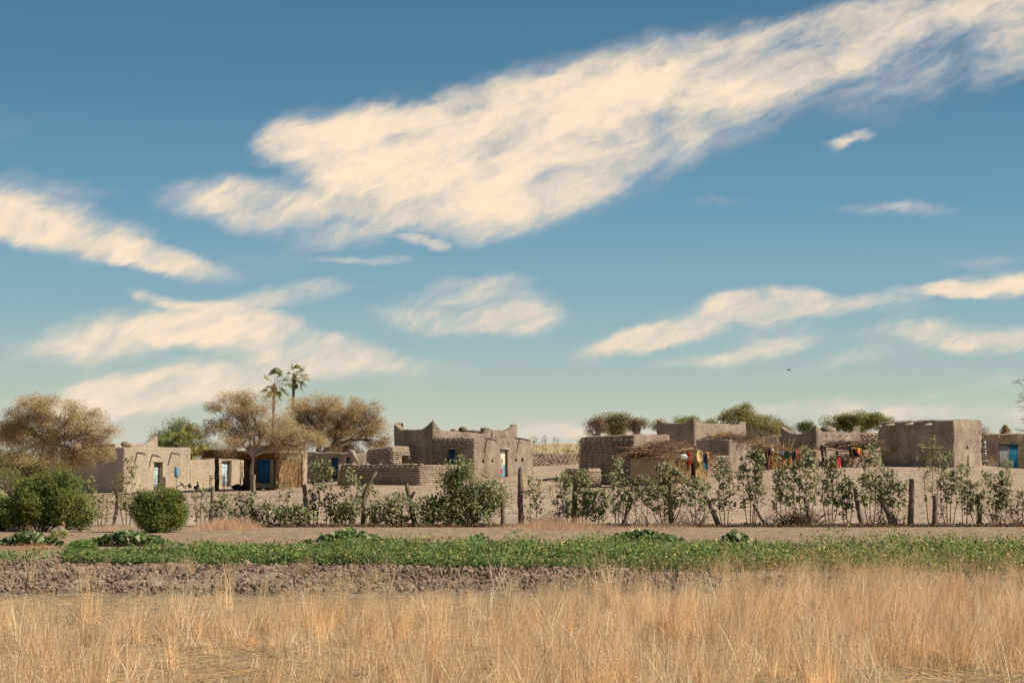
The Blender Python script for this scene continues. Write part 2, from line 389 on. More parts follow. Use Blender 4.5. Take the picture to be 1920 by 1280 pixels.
def tm(op, a, b_=None, clamp=False):
    n = t.nodes.new('ShaderNodeMath'); n.operation = op; n.use_clamp = clamp
    for i, x in enumerate((a, b_)):
        if x is None: continue
        if isinstance(x, (int, float)): n.inputs[i].default_value = x
        else: t.links.new(x, n.inputs[i])
    return n.outputs[0]
yj = tm('ADD', sp.outputs[1], tm('MULTIPLY', tm('SUBTRACT', tnoise(t, P, 0.35, 4), 0.5), 5.0))
sand = tramp(t, tnoise(t, P, 0.5, 7, 0.65, (1, .35, 1)), [(0.3, (0.42, 0.315, 0.22)), (0.7, (0.60, 0.46, 0.33))])
sand = tmix(t, 'MULTIPLY', .55, sand, tramp(t, tnoise(t, P, 6, 4, 0.7, (1, .3, 1)), [(0.34, (.55, .51, .47)), (0.5, (1, 1, 1))]))
field = tramp(t, tnoise(t, P, 1.2, 7, 0.7, (1, .5, 1)), [(0.3, (0.33, 0.24, 0.165)), (0.55, (0.45, 0.335, 0.23)), (0.75, (0.58, 0.44, 0.30))])
field = tmix(t, 'MULTIPLY', .6, field, tramp(t, tnoise(t, P, 9, 4, 0.7, (1, .4, 1)), [(0.34, (.6, .57, .54)), (0.5, (1, 1, 1))]))
cl = tramp(t, tnoise(t, P, 3, 6, 0.7), [(0.3, (0.16, 0.12, 0.09)), (0.7, (0.30, 0.235, 0.175))])
near = tramp(t, tnoise(t, P, 5, 6, 0.7, (.4, 1, 1)), [(0.3, (0.30, 0.205, 0.12)), (0.7, (0.52, 0.38, 0.24))])
f1 = tm('DIVIDE', tm('SUBTRACT', yj, 80.0), 2.0, True)
f2 = tm('DIVIDE', tm('SUBTRACT', yj, 52.0), 1.5, True)
f3 = tm('DIVIDE', tm('SUBTRACT', yj, 38.5), 2.5, True)
col = tmix(t, 'MIX', f3, near, cl); col = tmix(t, 'MIX', f2, col, field); col = tmix(t, 'MIX', f1, col, sand)
dn = tm('DIVIDE', tm('SUBTRACT', sp.outputs[1], 170.0), 20.0, True)
col = tmix(t, 'MIX', dn, col, (0.55, 0.415, 0.245))
t.links.new(col, b.inputs['Base Color']); b.inputs['Roughness'].default_value = 1.0; b.inputs['Specular IOR Level'].default_value = 0.1
tbump(t, b, tnoise(t, P, 5, 7, 0.75, (1, .6, 1)), 0.8, 0.06)
ground = gm.build('ground', GM, smooth=True); tag(ground, kind='structure')
# ------------------------------------------------------------------ adobe buildings
UA = Vector((-0.8192, 0.5736, 0)); VA = Vector((0.5736, 0.8192, 0))
def solve(c, d, px, py=860):
    k, _ = ray(px, py); return (k*c.y - c.x)/(d.x - k*d.y)
class Blk:
    """adobe room: near corner, u runs back-left (shaded face), v runs back-right (sunlit face)"""
    def __init__(s, C, pxL, pxR, ytop, Lu=None, Lv=None, ua=UA, va=VA):
        s.c = at(*C); s.u = ua; s.v = va
        s.Lu = Lu or solve(s.c, ua, pxL); s.Lv = Lv or solve(s.c, va, pxR)
        s.zt = at(C[0], ytop, C[2]).z
    def fz(s, face, px, py):
        d = s.u if face == 'S' else s.v
        k = solve(s.c, d, px); Y = s.c.y + k*d.y
        return k, at(px, py, Y).z
    def pt(s, face, k, z, off=0.0):
        d, n = (s.u, -s.v) if face == 'S' else (s.v, -s.u)
        p = s.c + d*k + n*off; return Vector((p.x, p.y, z))
    def px(s, face, px, py, off=0.0):
        k, z = s.fz(face, px, py); return s.pt(face, k, z, off)
def wall_mesh(B, parent, mat, horns=(), tilt=(0, 0, 0), th=0.42, openings=(), name='wall', wav=0.05, rough=0.035, depth=1.4, brick_off=0.0, uneven=0):
    """closed ring wall with rounded rim, horns at corners, boolean-cut openings. tilt: top change at L, R, B corners.
    openings: (face, px0, px1, py0, py1, kind)"""
    Lu, Lv = B.Lu, B.Lv; r = 0.16; step = 0.16; seedv = random.random()*50
    def seg(a, b):
        n = max(2, int((Vector(b)-Vector(a)).length/step)); return [Vector(a).lerp(Vector(b), i/n) for i in range(n)]
    cs = [(0, 0), (0, Lv), (Lu, Lv), (Lu, 0)]
    ring = []
    for i in range(4):
        p = Vector(cs[i]); q = Vector(cs[(i+1) % 4]); pr = Vector(cs[i-1])
        d1 = (p-pr).normalized(); d2 = (q-p).normalized()
        for k in range(4):
            tt = k/4; a_ = p - d1*r; b_ = p + d2*r
            ring.append((a_*(1-tt)**2 + p*2*tt*(1-tt) + b_*tt*tt))
        ring += seg(p + d2*r, q - d2*r)
    def top(a, b):
        z = B.zt + tilt[0]*(a/Lu)*(1-b/Lv) + tilt[1]*(b/Lv)*(1-a/Lu) + tilt[2]*(a/Lu)*(b/Lv)
        for (ck, h, w) in horns:
            ca, cbb = {'C': (0, 0), 'L': (Lu, 0), 'R': (0, Lv), 'B': (Lu, Lv)}[ck]
            d = math.hypot(a-ca, b-cbb)
            if d < w: z += h*(1-(math.sqrt(d*d+.03)-.17)/w)**1.8 if d/w < .97 else 0
        return z + wav*nz(a*0.9+seedv, b*0.9) + wav*.5*nz(a*3+seedv, b*3) + uneven*max(0, nz(a*1.1, b*1.1+seedv))
    zb = min(tz(*(B.c + B.u*a + B.v*b).xy) for a, b in cs) - 0.5
    nv = 16; rings = []
    for j in range(nv+1):
        f = j/nv; rings.append(('o', f))
    rings += [('r', 0.06, 0.03), ('r', 0.16, 0.0), ('r', th-0.12, 0.0), ('r', th-0.04, 0.04)]
    rings += [('i', 0.9), ('i', 0.45), ('i', 0.0)]
    V = []; m = len(ring)
    for R in rings:
        for k, p in enumerate(ring):
            a, b = p; zt = top(a, b)
            o = 0.0
            if R[0] == 'o':
                f = R[1]; z = zb + (zt-0.07-zb)*f; o = -0.07*(1-f)**2 ; o += 0.0
                na = a + (1 if a > Lu-0.2 else (-1 if a < 0.2 else 0))*(-o); nb = b + (1 if b > Lv-0.2 else (-1 if b < 0.2 else 0))*(-o)
                w = B.c + B.u*na + B.v*nb
                q = Vector((w.x*0.8+seedv, w.y*0.8, z*0.8)); nn = mnoise.noise(q)*rough*1.6 + mnoise.noise(q*4)*rough*0.7
                ca_, cb_ = (-1 if a < 0.1 else (1 if a > Lu-.1 else 0)), (-1 if b < 0.1 else (1 if b > Lv-.1 else 0))
                w = w + (B.u*ca_ + B.v*cb_)*nn
            elif R[0] == 'r':
                na = min(max(a, R[1]), Lu-R[1]); nb = min(max(b, R[1]), Lv-R[1]); z = zt - R[2]; w = B.c + B.u*na + B.v*nb
            else:
                na = min(max(a, th), Lu-th); nb = min(max(b, th), Lv-th); z = zb + (zt-0.15-zb)*R[1]; w = B.c + B.u*na + B.v*nb
            V.append((w.x, w.y, z))
    F = []
    nr = len(rings)
    for i in range(nr):
        for k in range(m):
            i2 = (i+1) % nr; k2 = (k+1) % m
            F.append((i*m+k, i*m+k2, i2*m+k2, i2*m+k))
    mb = MB(); mb.add(V, np.array(F)); ob = mb.build(name, mat, parent)
    bm = bmesh.new(); bm.from_mesh(ob.data); bmesh.ops.remove_doubles(bm, verts=bm.verts, dist=0.004); bmesh.ops.recalc_face_normals(bm, faces=bm.faces)
    bm.to_mesh(ob.data); bm.free()
    if openings:
        cb = MB()
        for op in openings:
            face, x0, x1, y0, y1, kind = op[:6]
            dp = op[6] if len(op) > 6 else depth
            k0, z1 = B.fz(face, x0, y0); k1, z0 = B.fz(face, x1, y1)
            n = -B.v if face == 'S' else -B.u; inw = -n*dp
            d = B.u if face == 'S' else B.v
            if k0 > k1: k0, k1 = k1, k0
            if kind == 'box': boxb(cb, B.pt(face, k0, z0, 0.25), d*(k1-k0), inw, Vector((0, 0, z1-z0)))
            elif kind == 'tri':
                pa, pb, pc = B.pt(face, k0, z0, .25), B.pt(face, k1, z0, .25), B.pt(face, (k0+k1)/2, z1, .25)
                cb.add([pa, pb, pc, pa+inw, pb+inw, pc+inw], [np.array([[0, 1, 2], [5, 4, 3]]), np.array([[0, 3, 4, 1], [1, 4, 5, 2], [2, 5, 3, 0]])])
            else:
                c0 = B.pt(face, (k0+k1)/2, (z0+z1)/2, .25); tube(cb, [c0, c0+inw], abs(z1-z0)/2, 8)
        co = cb.build('cut', mat, parent)
        bm = bmesh.new(); bm.from_mesh(co.data); bmesh.ops.recalc_face_normals(bm, faces=bm.faces); bm.to_mesh(co.data); bm.free()
        md = ob.modifiers.new('b', 'BOOLEAN'); md.operation = 'DIFFERENCE'; md.solver = 'EXACT'; md.object = co
        bpy.context.view_layer.update()
        dg = bpy.context.evaluated_depsgraph_get(); nm = bpy.data.meshes.new_from_object(ob.evaluated_get(dg))
        ob.modifiers.clear(); ob.data = nm; nm.name = name
        bpy.data.objects.remove(co, do_unlink=True)
    me = ob.data
    if 'Col' not in me.color_attributes: me.color_attributes.new('Col', 'FLOAT_COLOR', 'POINT')
    c = me.color_attributes['Col']; c.data.foreach_set('color', np.ones(len(c.data)*4, np.float32))
    me.polygons.foreach_set('use_smooth', [True]*len(me.polygons)); me.set_sharp_from_angle(angle=0.7)
    return ob
def roof(B, parent, mat, drop=0.32, th=0.36, lift=0):
    mb = MB(); a = B.Lu-2*th+.04; b = B.Lv-2*th+.04; n = 8
    o = B.c + B.u*(th-.02) + B.v*(th-.02); z = B.zt - drop
    V = []; 
    for lv in (0, -0.14):
        for j in range(n+1):
            for i in range(n+1):
                p = o + B.u*(a*i/n) + B.v*(b*j/n); V.append((p.x, p.y, z + lv + (0.05*nz(i*.7, j*.7, z) + lift*math.sin(math.pi*i/n)*math.sin(math.pi*j/n) if lv == 0 else 0)))
    idx = np.arange((n+1)**2).reshape(n+1, n+1)
    top = np.stack([idx[:-1, :-1], idx[:-1, 1:], idx[1:, 1:], idx[1:, :-1]], 2).reshape(-1, 4)
    mb.add(V, [top, top[:, ::-1] + (n+1)**2]); return mb.build('roof', mat, parent, smooth=True)
def bricks(B, face, parent, k0, k1, zlo, zhi, mat, openings=(), h=0.128, bl=0.40, prot=0.05, drop=0.0, off=0.0, gap=0.022, mb=None, build=True):
    """real mud bricks laid proud of a wall face; zhi may be a function of k"""
    own = mb is None
    if own: mb = MB()
    d, n = (B.u, -B.v) if face == 'S' else (B.v, -B.u)
    ops = []
    for op in openings:
        if op[0] != face: continue
        a, z1 = B.fz(face, op[1], op[3]); c, z0 = B.fz(face, op[2], op[4]); ops.append((min(a, c), max(a, c), z0, z1))
    zf = zhi if callable(zhi) else (lambda k: zhi)
    row = 0; z = zlo
    while z < max(zf(k0), zf(k1)) + .1:
        k = k0 - (bl/2 if row % 2 else 0) + random.uniform(-.06, .06)
        while k < k1:
            w = bl*random.uniform(0.82, 1.12)
            a, b = max(k, k0), min(k+w-gap, k1)
            zz = z + 0.02*nz(k*.5, row*3.3)
            if b-a > 0.06 and zz + h < zf((a+b)/2) and random.random() > drop:
                segs = [(a, b)]
                for (oa, ob_, oz0, oz1) in ops:
                    if zz + h > oz0 and zz < oz1 + 0.02:
                        ns = []
                        for (p, q) in segs:
                            if q <= oa or p >= ob_: ns.append((p, q))
                            else:
                                if p < oa: ns.append((p, oa))
                                if q > ob_: ns.append((ob_, q))
                        segs = ns
                for (p, q) in segs:
                    if q-p < .05: continue
                    e = prot + random.uniform(-.006, .006)
                    P = B.pt(face, p, zz, e+off); P2 = -n*(e+off+.05)
                    g = random.uniform(.84, 1.1); cc = (g, g*random.uniform(.97, 1.02), g*random.uniform(.94, 1.02))
                    boxb(mb, P, d*(q-p), P2, Vector((0, 0, h-gap+random.uniform(-.006, .005))), cc, 0.007)
            k += w
        z += h; row += 1
    if not build: return mb
    ob = mb.build('brickwork', mat, parent)
    return ob
def door_leaf(B, face, x0, x1, y0, y1, mat, parent, off=-0.22, frame=True, handle=True, planks=5, name='door', fmat=None, hside=.85):
    k0, z1 = B.fz(face, x0, y0); k1, z0 = B.fz(face, x1, y1)
    if k0 > k1: k0, k1 = k1, k0
    d, n = (B.u, -B.v) if face == 'S' else (B.v, -B.u)
    mb = MB(); w = (k1-k0)/planks
    for i in range(planks):
        boxb(mb, B.pt(face, k0+i*w+.006, z0, off + (0.012 if i % 2 else 0)), d*(w-.012), -n*.04, Vector((0, 0, z1-z0-random.uniform(0, .02))))
    for q in (.2, .75):
        boxb(mb, B.pt(face, k0+.03, z0+(z1-z0)*q, off+.03), d*(k1-k0-.06), -n*.025, Vector((0, 0, .07)))
    dob = mb.build(name, mat, parent)
    if handle:
        hb = MB(); kk = k0+(k1-k0)*hside
        tube(hb, [B.pt(face, kk, z0+(z1-z0)*.48, off+.02), B.pt(face, kk, z0+(z1-z0)*.5, off+.08), B.pt(face, kk, z0+(z1-z0)*.54, off+.08), B.pt(face, kk, z0+(z1-z0)*.56, off+.02)], .014, 5)
        hb.build('handle', IRON, dob)
    if frame:
        fb = MB()
        for kk in (k0-.05, k1): boxb(fb, B.pt(face, kk, z0, off+.03), d*.05, -n*.07, Vector((0, 0, z1-z0+.05)), (.20, .15, .11))
        boxb(fb, B.pt(face, k0-.05, z1+.052, off+.033), d*(k1-k0+.1), -n*.07, Vector((0, 0, .05)), (.20, .15, .11))
        fb.build('frame', fmat or WOOD, dob)
    return dob
def beam(B, face, px, py, parent, ln=0.9, r=0.06, dirv=None, sag=0.12, mat=None):
    k, z = B.fz(face, px, py); n = -B.v if face == 'S' else -B.u
    mb = MB(); p = B.pt(face, k, z, -0.3); d = dirv or n
    q = B.pt(face, k, z, 0) + d*ln - Vector((0, 0, sag))
    tube(mb, bez(p, q, (0, 0, .04), 5, .02), [r*1.1, r*1.1, r, r*.95, r*.9, r*.85], 7, (.27, .20, .145))
    return mb.build('roof_beam', mat or WOOD, parent, smooth=True)
def lump(mb, c, rx, ry, rz, seed=0, col=(1, 1, 1), rough=.25, sub=2):
    bm = bmesh.new(); bmesh.ops.create_icosphere(bm, subdivisions=sub, radius=1)
    V = []
    for v_ in bm.verts:
        f = 1 + rough*mnoise.noise(v_.co*1.6 + Vector((seed*3.1, seed, 0))) + rough*.4*mnoise.noise(v_.co*4 + Vector((seed, 0, 0)))
        V.append((c[0]+v_.co.x*rx*f, c[1]+v_.co.y*ry*f, c[2]+v_.co.z*rz*f))
    F = np.array([[x.index for x in f.verts] for f in bm.faces]); bm.free(); mb.add(V, F, col)
BT = {}
def bthing(name, label, cat, B, group=None):
    o = thing(name, label, cat, (B.c.x, B.c.y, tz(B.c.x, B.c.y)), group); BT[name+label[:20]] = o; return o

# --- left house
B = Blk((232, 922, 124), 112, 358, 838)
h = bthing('mud_house', 'pale mud house at the left with projecting roof beams and a grey-white door', 'house', B)
ops = [('R', 288, 305, 867, 917, 'box')]
wall_mesh(B, h, MUD2, horns=[('L', .35, .5)], tilt=(-.1, .0, 0), openings=ops); roof(B, h, MUD2)
door_leaf(B, 'R', 288.5, 304, 868, 917, PALEP, h, off=-.30, hside=.9)
for px, py in ((257, 848), (285, 853), (321, 848.5)): beam(B, 'R', px, py, h, .75, .06)
lb = MB()
for (x0, x1, y) in ((286, 306, 866.5),): 
    k0, z = B.fz('R', x0, y); k1, _ = B.fz('R', x1, y); boxb(lb, B.pt('R', k0, z-.03, .04), B.v*(k1-k0), B.u*.2, Vector((0, 0, .07)), (.2, .15, .1))
lb.build('lintel', WOOD, h)
B2 = Blk((215, 922, 131), 150, 297, 831)
ob = wall_mesh(B2, h, MUD2, horns=[('R', .55, 1.1)], name='upper_wall'); roof(B2, h, MUD2)
mb = MB(); p = at(236, 829, 129.9); lump(mb, (p.x, p.y, p.z-.16), .34, .28, .2, 3, (.72, .66, .6), rough=.5); mb.build('roof_vent', MUD2, h, smooth=True)
# compound wall running right from it
B = Blk((356, 918, 130.3), 350, 457, 862)
w = bthing('compound_wall', 'low pale mud wall between the left house and the thatched shelter, with white door', 'wall', B)
ops = [('R', 416, 434, 863, 912, 'box')]
def strip_wall(B, parent, mat, k0, k1, topf, th, face='R', name='wall', openings=(), cap=True, rough=.03, nzs=14, col=(1, 1, 1)):
    """free-standing wall, box grid with rounded rim"""
    step = .18; n = max(2, int((k1-k0)/step)); sd = random.random()*40
    d, nn = (B.u, -B.v) if face == 'S' else (B.v, -B.u)
    prof = [(0.05, 0)] + [(0.02*(1-j/nzs), j/nzs) for j in range(1, nzs)] + [(0, .985), (-.06, 1), (-th+.06, 1), (-th, .985)] + [(-th, .5), (-th-.02, 0)]
    V = []
    for i in range(n+1):
        k = k0 + (k1-k0)*i/n; zt = topf(k) + .035*nz(k*1.3+sd, 1); c = B.pt(face, k, 0, 0); zb = tz(c.x, c.y)-.5
        for (o, f) in prof:
            z = zb + (zt-zb)*f; jj = rough*nz(k*1.5+sd, z*1.5)*1.5 + rough*.6*nz(k*6+sd, z*6)
            V.append(B.pt(face, k, z, o + (jj if o > -.05 else 0)))
    m = len(prof)
    F = [(i*m+j, (i+1)*m+j, (i+1)*m+(j+1) % m, i*m+(j+1) % m) for i in range(n) for j in range(m)]
    mb = MB(); mb.add(V, [np.array(F), np.array([list(range(m))]), np.array([[n*m+j for j in range(m)][::-1]])], col)
    ob = mb.build(name, mat, parent)
    bm = bmesh.new(); bm.from_mesh(ob.data); bmesh.ops.recalc_face_normals(bm, faces=bm.faces); bm.to_mesh(ob.data); bm.free()
    if openings:
        cb = MB()
        for op in openings:
            kk0, z1 = B.fz(face, op[1], op[3]); kk1, z0 = B.fz(face, op[2], op[4])
            if kk0 > kk1: kk0, kk1 = kk1, kk0
            if len(op) > 5 and op[5] == 'tri':
                pa, pb, pc = B.pt(face, kk0, z0, .25), B.pt(face, kk1, z0, .25), B.pt(face, (kk0+kk1)/2, z1, .25); inw = -nn*1.2
                cb.add([pa, pb, pc, pa+inw, pb+inw, pc+inw], [np.array([[0, 1, 2], [5, 4, 3]]), np.array([[0, 3, 4, 1], [1, 4, 5, 2], [2, 5, 3, 0]])])
            else: boxb(cb, B.pt(face, kk0, z0, .3), d*(kk1-kk0), -nn*1.5, Vector((0, 0, z1-z0)))
        co = cb.build('cut', mat, parent)
        bm = bmesh.new(); bm.from_mesh(co.data); bmesh.ops.recalc_face_normals(bm, faces=bm.faces); bm.to_mesh(co.data); bm.free()
        md = ob.modifiers.new('b', 'BOOLEAN'); md.operation = 'DIFFERENCE'; md.solver = 'EXACT'; md.object = co
        bpy.context.view_layer.update(); dg = bpy.context.evaluated_depsgraph_get()
        nm = bpy.data.meshes.new_from_object(ob.evaluated_get(dg)); ob.modifiers.clear(); ob.data = nm; nm.name = name
        bpy.data.objects.remove(co, do_unlink=True)
    me = ob.data
    c = me.color_attributes['Col']; c.data.foreach_set('color', np.tile(np.array([*col, 1.0]), len(c.data)).astype(np.float32))
    me.polygons.foreach_set('use_smooth', [True]*len(me.polygons)); me.set_sharp_from_angle(angle=0.7)
    return ob
def topline(B, face, pairs):
    ks = []; zs = []
    for px, py in pairs:
        k, z = B.fz(face, px, py); ks.append(k); zs.append(z)
    o = np.argsort(ks); ks = np.array(ks)[o]; zs = np.array(zs)[o]
    return lambda k: float(np.interp(k, ks, zs)), float(ks[0]), float(ks[-1])
tf, k0, k1 = topline(B, 'R', [(357, 862), (396, 861.5), (408, 858), (414, 854.5), (430, 853.5), (438, 856), (448, 861), (458, 863)])
strip_wall(B, w, MUD2, k0, k1, tf, .4, openings=ops)
door_leaf(B, 'R', 416.5, 433, 864, 911, PALEP, w, off=-.28, frame=True)
# a grey mud wall seen between fan palm and shelter
B = Blk((370, 915, 140), 360, 470, 846)
w = bthing('courtyard_wall', 'short dark grey mud wall behind the low pale wall, beneath the shelter roof edge', 'wall', B)
tf, k0, k1 = topline(B, 'R', [(384, 852), (470, 850)])
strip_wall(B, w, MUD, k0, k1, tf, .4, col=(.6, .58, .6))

# --- house with straw screen and blue door beneath the thatched shelter
B = Blk((523, 915, 122.5), 462, 577, 832)
h = bthing('mud_house', 'square mud house behind the thatched shelter with a deep blue door and rounded corner', 'house', B)
ops = [('S', 479, 507, 857, 906, 'box')]
wall_mesh(B, h, MUD2, horns=[], openings=ops, tilt=(0, .06, 0)); roof(B, h, MUD2)
door_leaf(B, 'S', 480, 506, 858, 905, BLUEP, h, off=-.12, planks=6, hside=.4)

# --- middle back house behind the large tree
B = Blk((664, 908, 130), 582, 700, 849)
h = bthing('mud_house', 'low mud house behind the big tan tree, with deep blue door and slanting broken wall', 'house', B)
ops = [('S', 621, 634, 857, 897, 'box'), ('S', 649, 655.5, 857, 869, 'box')]
wall_mesh(B, h, MUD, openings=ops, tilt=(.1, 0, 0), col=None) if False else wall_mesh(B, h, MUD, openings=ops, tilt=(.1, 0, 0)); roof(B, h, MUD)
door_leaf(B, 'S', 621.5, 633.5, 858, 897, DEEPB, h, off=-.12, planks=3)
door_leaf(B, 'S', 649.5, 655, 858, 869, DEEPB, h, off=-.12, planks=2, name='window_shutter', handle=False)
mb = MB(); P = [B.px('S', 660, 846, .3), B.px('S', 668, 848, .45), B.px('S', 675, 855, .6), B.px('S', 684, 866, .7)]
tube(mb, P, [.16, .2, .18, .1], 10, (.95, .93, .9), jit=.3); mb.build('broken_wall_edge', MUD2, h, smooth=True)
B = Blk((590, 870, 137), 572, 640, 852)
h = bthing('storage_hut', 'small beige hut with a grey tin roof edge right of the rounded mud corner', 'hut', B)
wall_mesh(B, h, MUD2, tilt=(0, 0, 0))
mb = MB(); p = B.c
boxb(mb, B.pt('S', -.3, B.zt+.02, .35), B.u*(B.Lu+.5), B.v*(B.Lv+.5), Vector((0, 0, .12)), (.14, .14, .15)); mb.build('tin_roof', WOOD, h)

# --- low brick compound wall in front of the middle house
B = Blk((787, 909, 118), 640, 884, 871)
w = bthing('brick_wall', 'long low mud brick wall in front of the small brick room, sunlit at its right', 'wall', B)
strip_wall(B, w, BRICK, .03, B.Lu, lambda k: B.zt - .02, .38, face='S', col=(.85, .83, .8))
strip_wall(B, w, BRICK, .04, B.Lv, lambda k: B.zt - .02 + 0.0*k, .38, face='R', name='side_wall')
zl = tz(B.c.x, B.c.y)-.25
bm_ = bricks(B, 'S', w, -.03, B.Lu, zl-.3, lambda k: B.zt-.01+.05*nz(k, 2), BRICK, build=False)
bricks(B, 'R', w, -.03, B.Lv, zl-.1, lambda k: B.zt-.01+.05*nz(k, 5), BRICK, mb=bm_)
mb = MB()
for i in range(26):
    k = random.uniform(0, B.Lu); p = B.pt('S', k, B.zt+.02, -.19); lump(mb, p, random.uniform(.1, .25), .15, random.uniform(.03, .06), i, (1.25, 1.22, 1.18), sub=1)
mb.build('wall_cap', MUD2, w, smooth=True)
mb = MB(); e = B.pt('S', B.Lu, 0, 0)
boxb(mb, Vector((e.x-.02, e.y+.1, tz(e.x, e.y)-.4)), Vector((-.22, .15, 0)), Vector((.2, .4, 0)), Vector((0, 0, B.zt-tz(e.x, e.y)+.42)), (1.15, 1.12, 1.05), .02); mb.build('lit_strip_pillar', MUD2, w)  # added pillar, coloured pale for the sunlit strip at the wall end

# --- small brick room left of the main house
B = Blk((736, 895, 121.9), 688, 790, 836)
h = bthing('brick_room', 'small flat mud brick room with a square black opening beside the main horned house', 'room', B)
ops = [('R', 753, 766, 854, 872, 'box')]
wall_mesh(B, h, BRICK, openings=ops, tilt=(-.16, 0.02, 0), wav=.03); roof(B, h, BRICK)
bm_ = bricks(B, 'S', h, .0, B.Lu, tz(*B.c.xy)-.3, lambda k: B.zt-.14-.02*k, BRICK, build=False)
bricks(B, 'R', h, -.03, B.Lv, tz(*B.c.xy)-.3, lambda k: B.zt-.2+.08*nz(k*2, 3), BRICK, openings=ops, mb=bm_)
mb = MB(); k0, z0 = B.fz('R', 751, 853.5); k1, _ = B.fz('R', 768, 853); boxb(mb, B.pt('R', k0, z0, .06), B.v*(k1-k0), B.u*.25, Vector((0, 0, .06)), (.42, .34, .26)); mb.build('lintel', WOOD, h)

# --- main house (front brick and plaster rooms, tall horned room behind)
BF = Blk((890, 897, 121), 812, 1000, 820)
h = bthing('mud_house', 'large main mud house with pointed horned parapets, triangular vents and a painted door curtain', 'house', BF)
opsF = [('R', 938.5, 951, 843, 894, 'box', .62), ('S', 840, 854.5, 842.5, 884, 'box', .62)]
for x, y in ((906, 863), (923, 862), (968, 860.5), (979.3, 860.3)): opsF.append(('R', x-2.8, x+2.8, y-5, y+4, 'tri'))
for x, y, r in ((908.5, 828.5, 1.4), (952, 830, 2.0), (961.5, 830.5, 1.4), (969.5, 829.5, 1.3), (979, 830.2, 1.8), (988, 832, .9)): opsF.append(('R', x-r, x+r, y-r, y+r, 'round'))
wall_mesh(BF, h, MUD, openings=opsF, tilt=(.05, -.05, 0), wav=.05); roof(BF, h, MUD)
bricks(BF, 'S', h, .0, BF.Lu-.1, tz(*BF.c.xy)-.4, lambda k: BF.zt-.05+.06*nz(k*2, 1), BRICK, openings=opsF)
door_leaf(BF, 'S', 841, 854, 843, 884, BLUEP, h, off=-.2, planks=3, hside=.2)
mb = MB(); k0, z0 = BF.fz('S', 836, 841.5); k1, _ = BF.fz('S', 858, 841.5)
boxb(mb, BF.pt('S', k1, z0, .10), BF.u*(k0-k1), BF.v*.3, Vector((0, 0, .09)), (.40, .33, .26), .01); mb.build('lintel', WOOD, h); mb = MB()
k0, z0 = BF.fz('R', 937.5, 842.8); k1, _ = BF.fz('R', 953.5, 841); boxb(mb, BF.pt('R', k0, z0, .16), BF.v*(k1-k0), BF.u*.4, Vector((0, 0, .10)), (.45, .37, .28), .02)
mb.build('lintel', WOOD, h)
for px, py in ((913, 822), (974, 822)): beam(BF, 'R', px, py, h, .75, .055, sag=.14)
# tall back room
BTt = Blk((812, 897, solve(Vector((0, 0, 0)), Vector((1, 0, 0)), 960) if False else (BF.c + UA*BF.Lu).y), 738, 923, 804)
wall_mesh(BTt, h, MUD, horns=[('C', .56, .95), ('L', .42, .6), ('R', .40, .8)], tilt=(.0, -.26, -.2), name='tall_wall', wav=.05, th=.46); roof(BTt, h, MUD, drop=.5)
B3 = Blk((923, 890, (BTt.c + VA*BTt.Lv).y+.15), 905, 971, 806, Lu=3.2)
wall_mesh(B3, h, MUD, horns=[('R', .42, .95)], name='rear_wall'); roof(B3, h, MUD, drop=.5)
bricks(B3, 'R', h, .3, B3.Lv*.62, B3.zt-1.0, lambda k: B3.zt-.12, BRICK, prot=.03)
for i, (x, y, sz) in enumerate(((850, 802, .16), (868, 800.5, .24), (907, 800.5, .2))):
    mb = MB(); p = at(x, y+2, BTt.c.y+3.0+(x-850)*.04); lump(mb, (p.x, p.y, p.z-.1), sz*1.2, sz, sz*.8, i+5, (.85, .8, .78))
    mb.build('roof_vent', MUD, h, smooth=True)
# painted door curtain: cream sky, orange reeds, blue base (generic)
k0, z1 = BF.fz('R', 939.2, 844); k1, z0 = BF.fz('R', 948.8, 893.5)
nx_, nz_ = 22, 60; V = []; C = []
for j in range(nz_+1):
    for i in range(nx_+1):
        a = i/nx_; f = j/nz_; p = BF.pt('R', k0+(k1-k0)*a, z0+(z1-z0)*f, -.10 + .02*math.sin(a*14)); V.append(p)
        c = lin(236, 230, 205) if f > .55+.1*math.sin(a*5) else lin(112, 165, 185)
        if .35 < f < .8 and (abs(a-.15-.12*math.sin(f*14)) < .12 or (abs(a-.62+.3*(f-.4)) < .1 and f < .72)): c = lin(200, 125, 62)
        if .28 < f < .52 and .38 < a < .6 and f > .36: c = lin(225, 190, 140)
        if .13 < f < .30 and abs(a-.36) < .16: c = lin(196, 50, 62)
        if .12 < f < .36 and a < .2: c = lin(35, 45, 50)
        C.append(c)
idx = np.arange((nx_+1)*(nz_+1)).reshape(nz_+1, nx_+1)
mb = MB(); mb.add(V, np.stack([idx[:-1, :-1], idx[:-1, 1:], idx[1:, 1:], idx[1:, :-1]], 2).reshape(-1, 4), C)
o = mb.build('door_curtain', attr_mat('painted_cloth', rough=.6), h); 

# --- ruined wall behind
class Free(Blk):
    def __init__(s, C, dirv): s.c = at(*C); s.u = UA; d = Vector(dirv).normalized(); s.v = d; s.u = Vector((-d.y, d.x, 0))
B = Free((990, 880, 131), (.97, .24, 0))
w = bthing('ruined_wall', 'ruined crumbling mud brick wall in front of the sand dune, right of the main house', 'wall', B)
tf, k0, k1 = topline(B, 'R', [(985, 846), (1010, 846.5), (1030, 849), (1040, 847), (1052, 849), (1070, 848), (1095, 847)])
strip_wall(B, w, BRICK, k0, k1, lambda k: tf(k)-.05, .4, rough=.03)
bricks(B, 'R', w, k0, k1, tz(*B.c.xy)+.1, lambda k: tf(k)+.06*nz(k*2.2, 3), BRICK, h=.10, bl=.3, drop=.08, prot=.02)
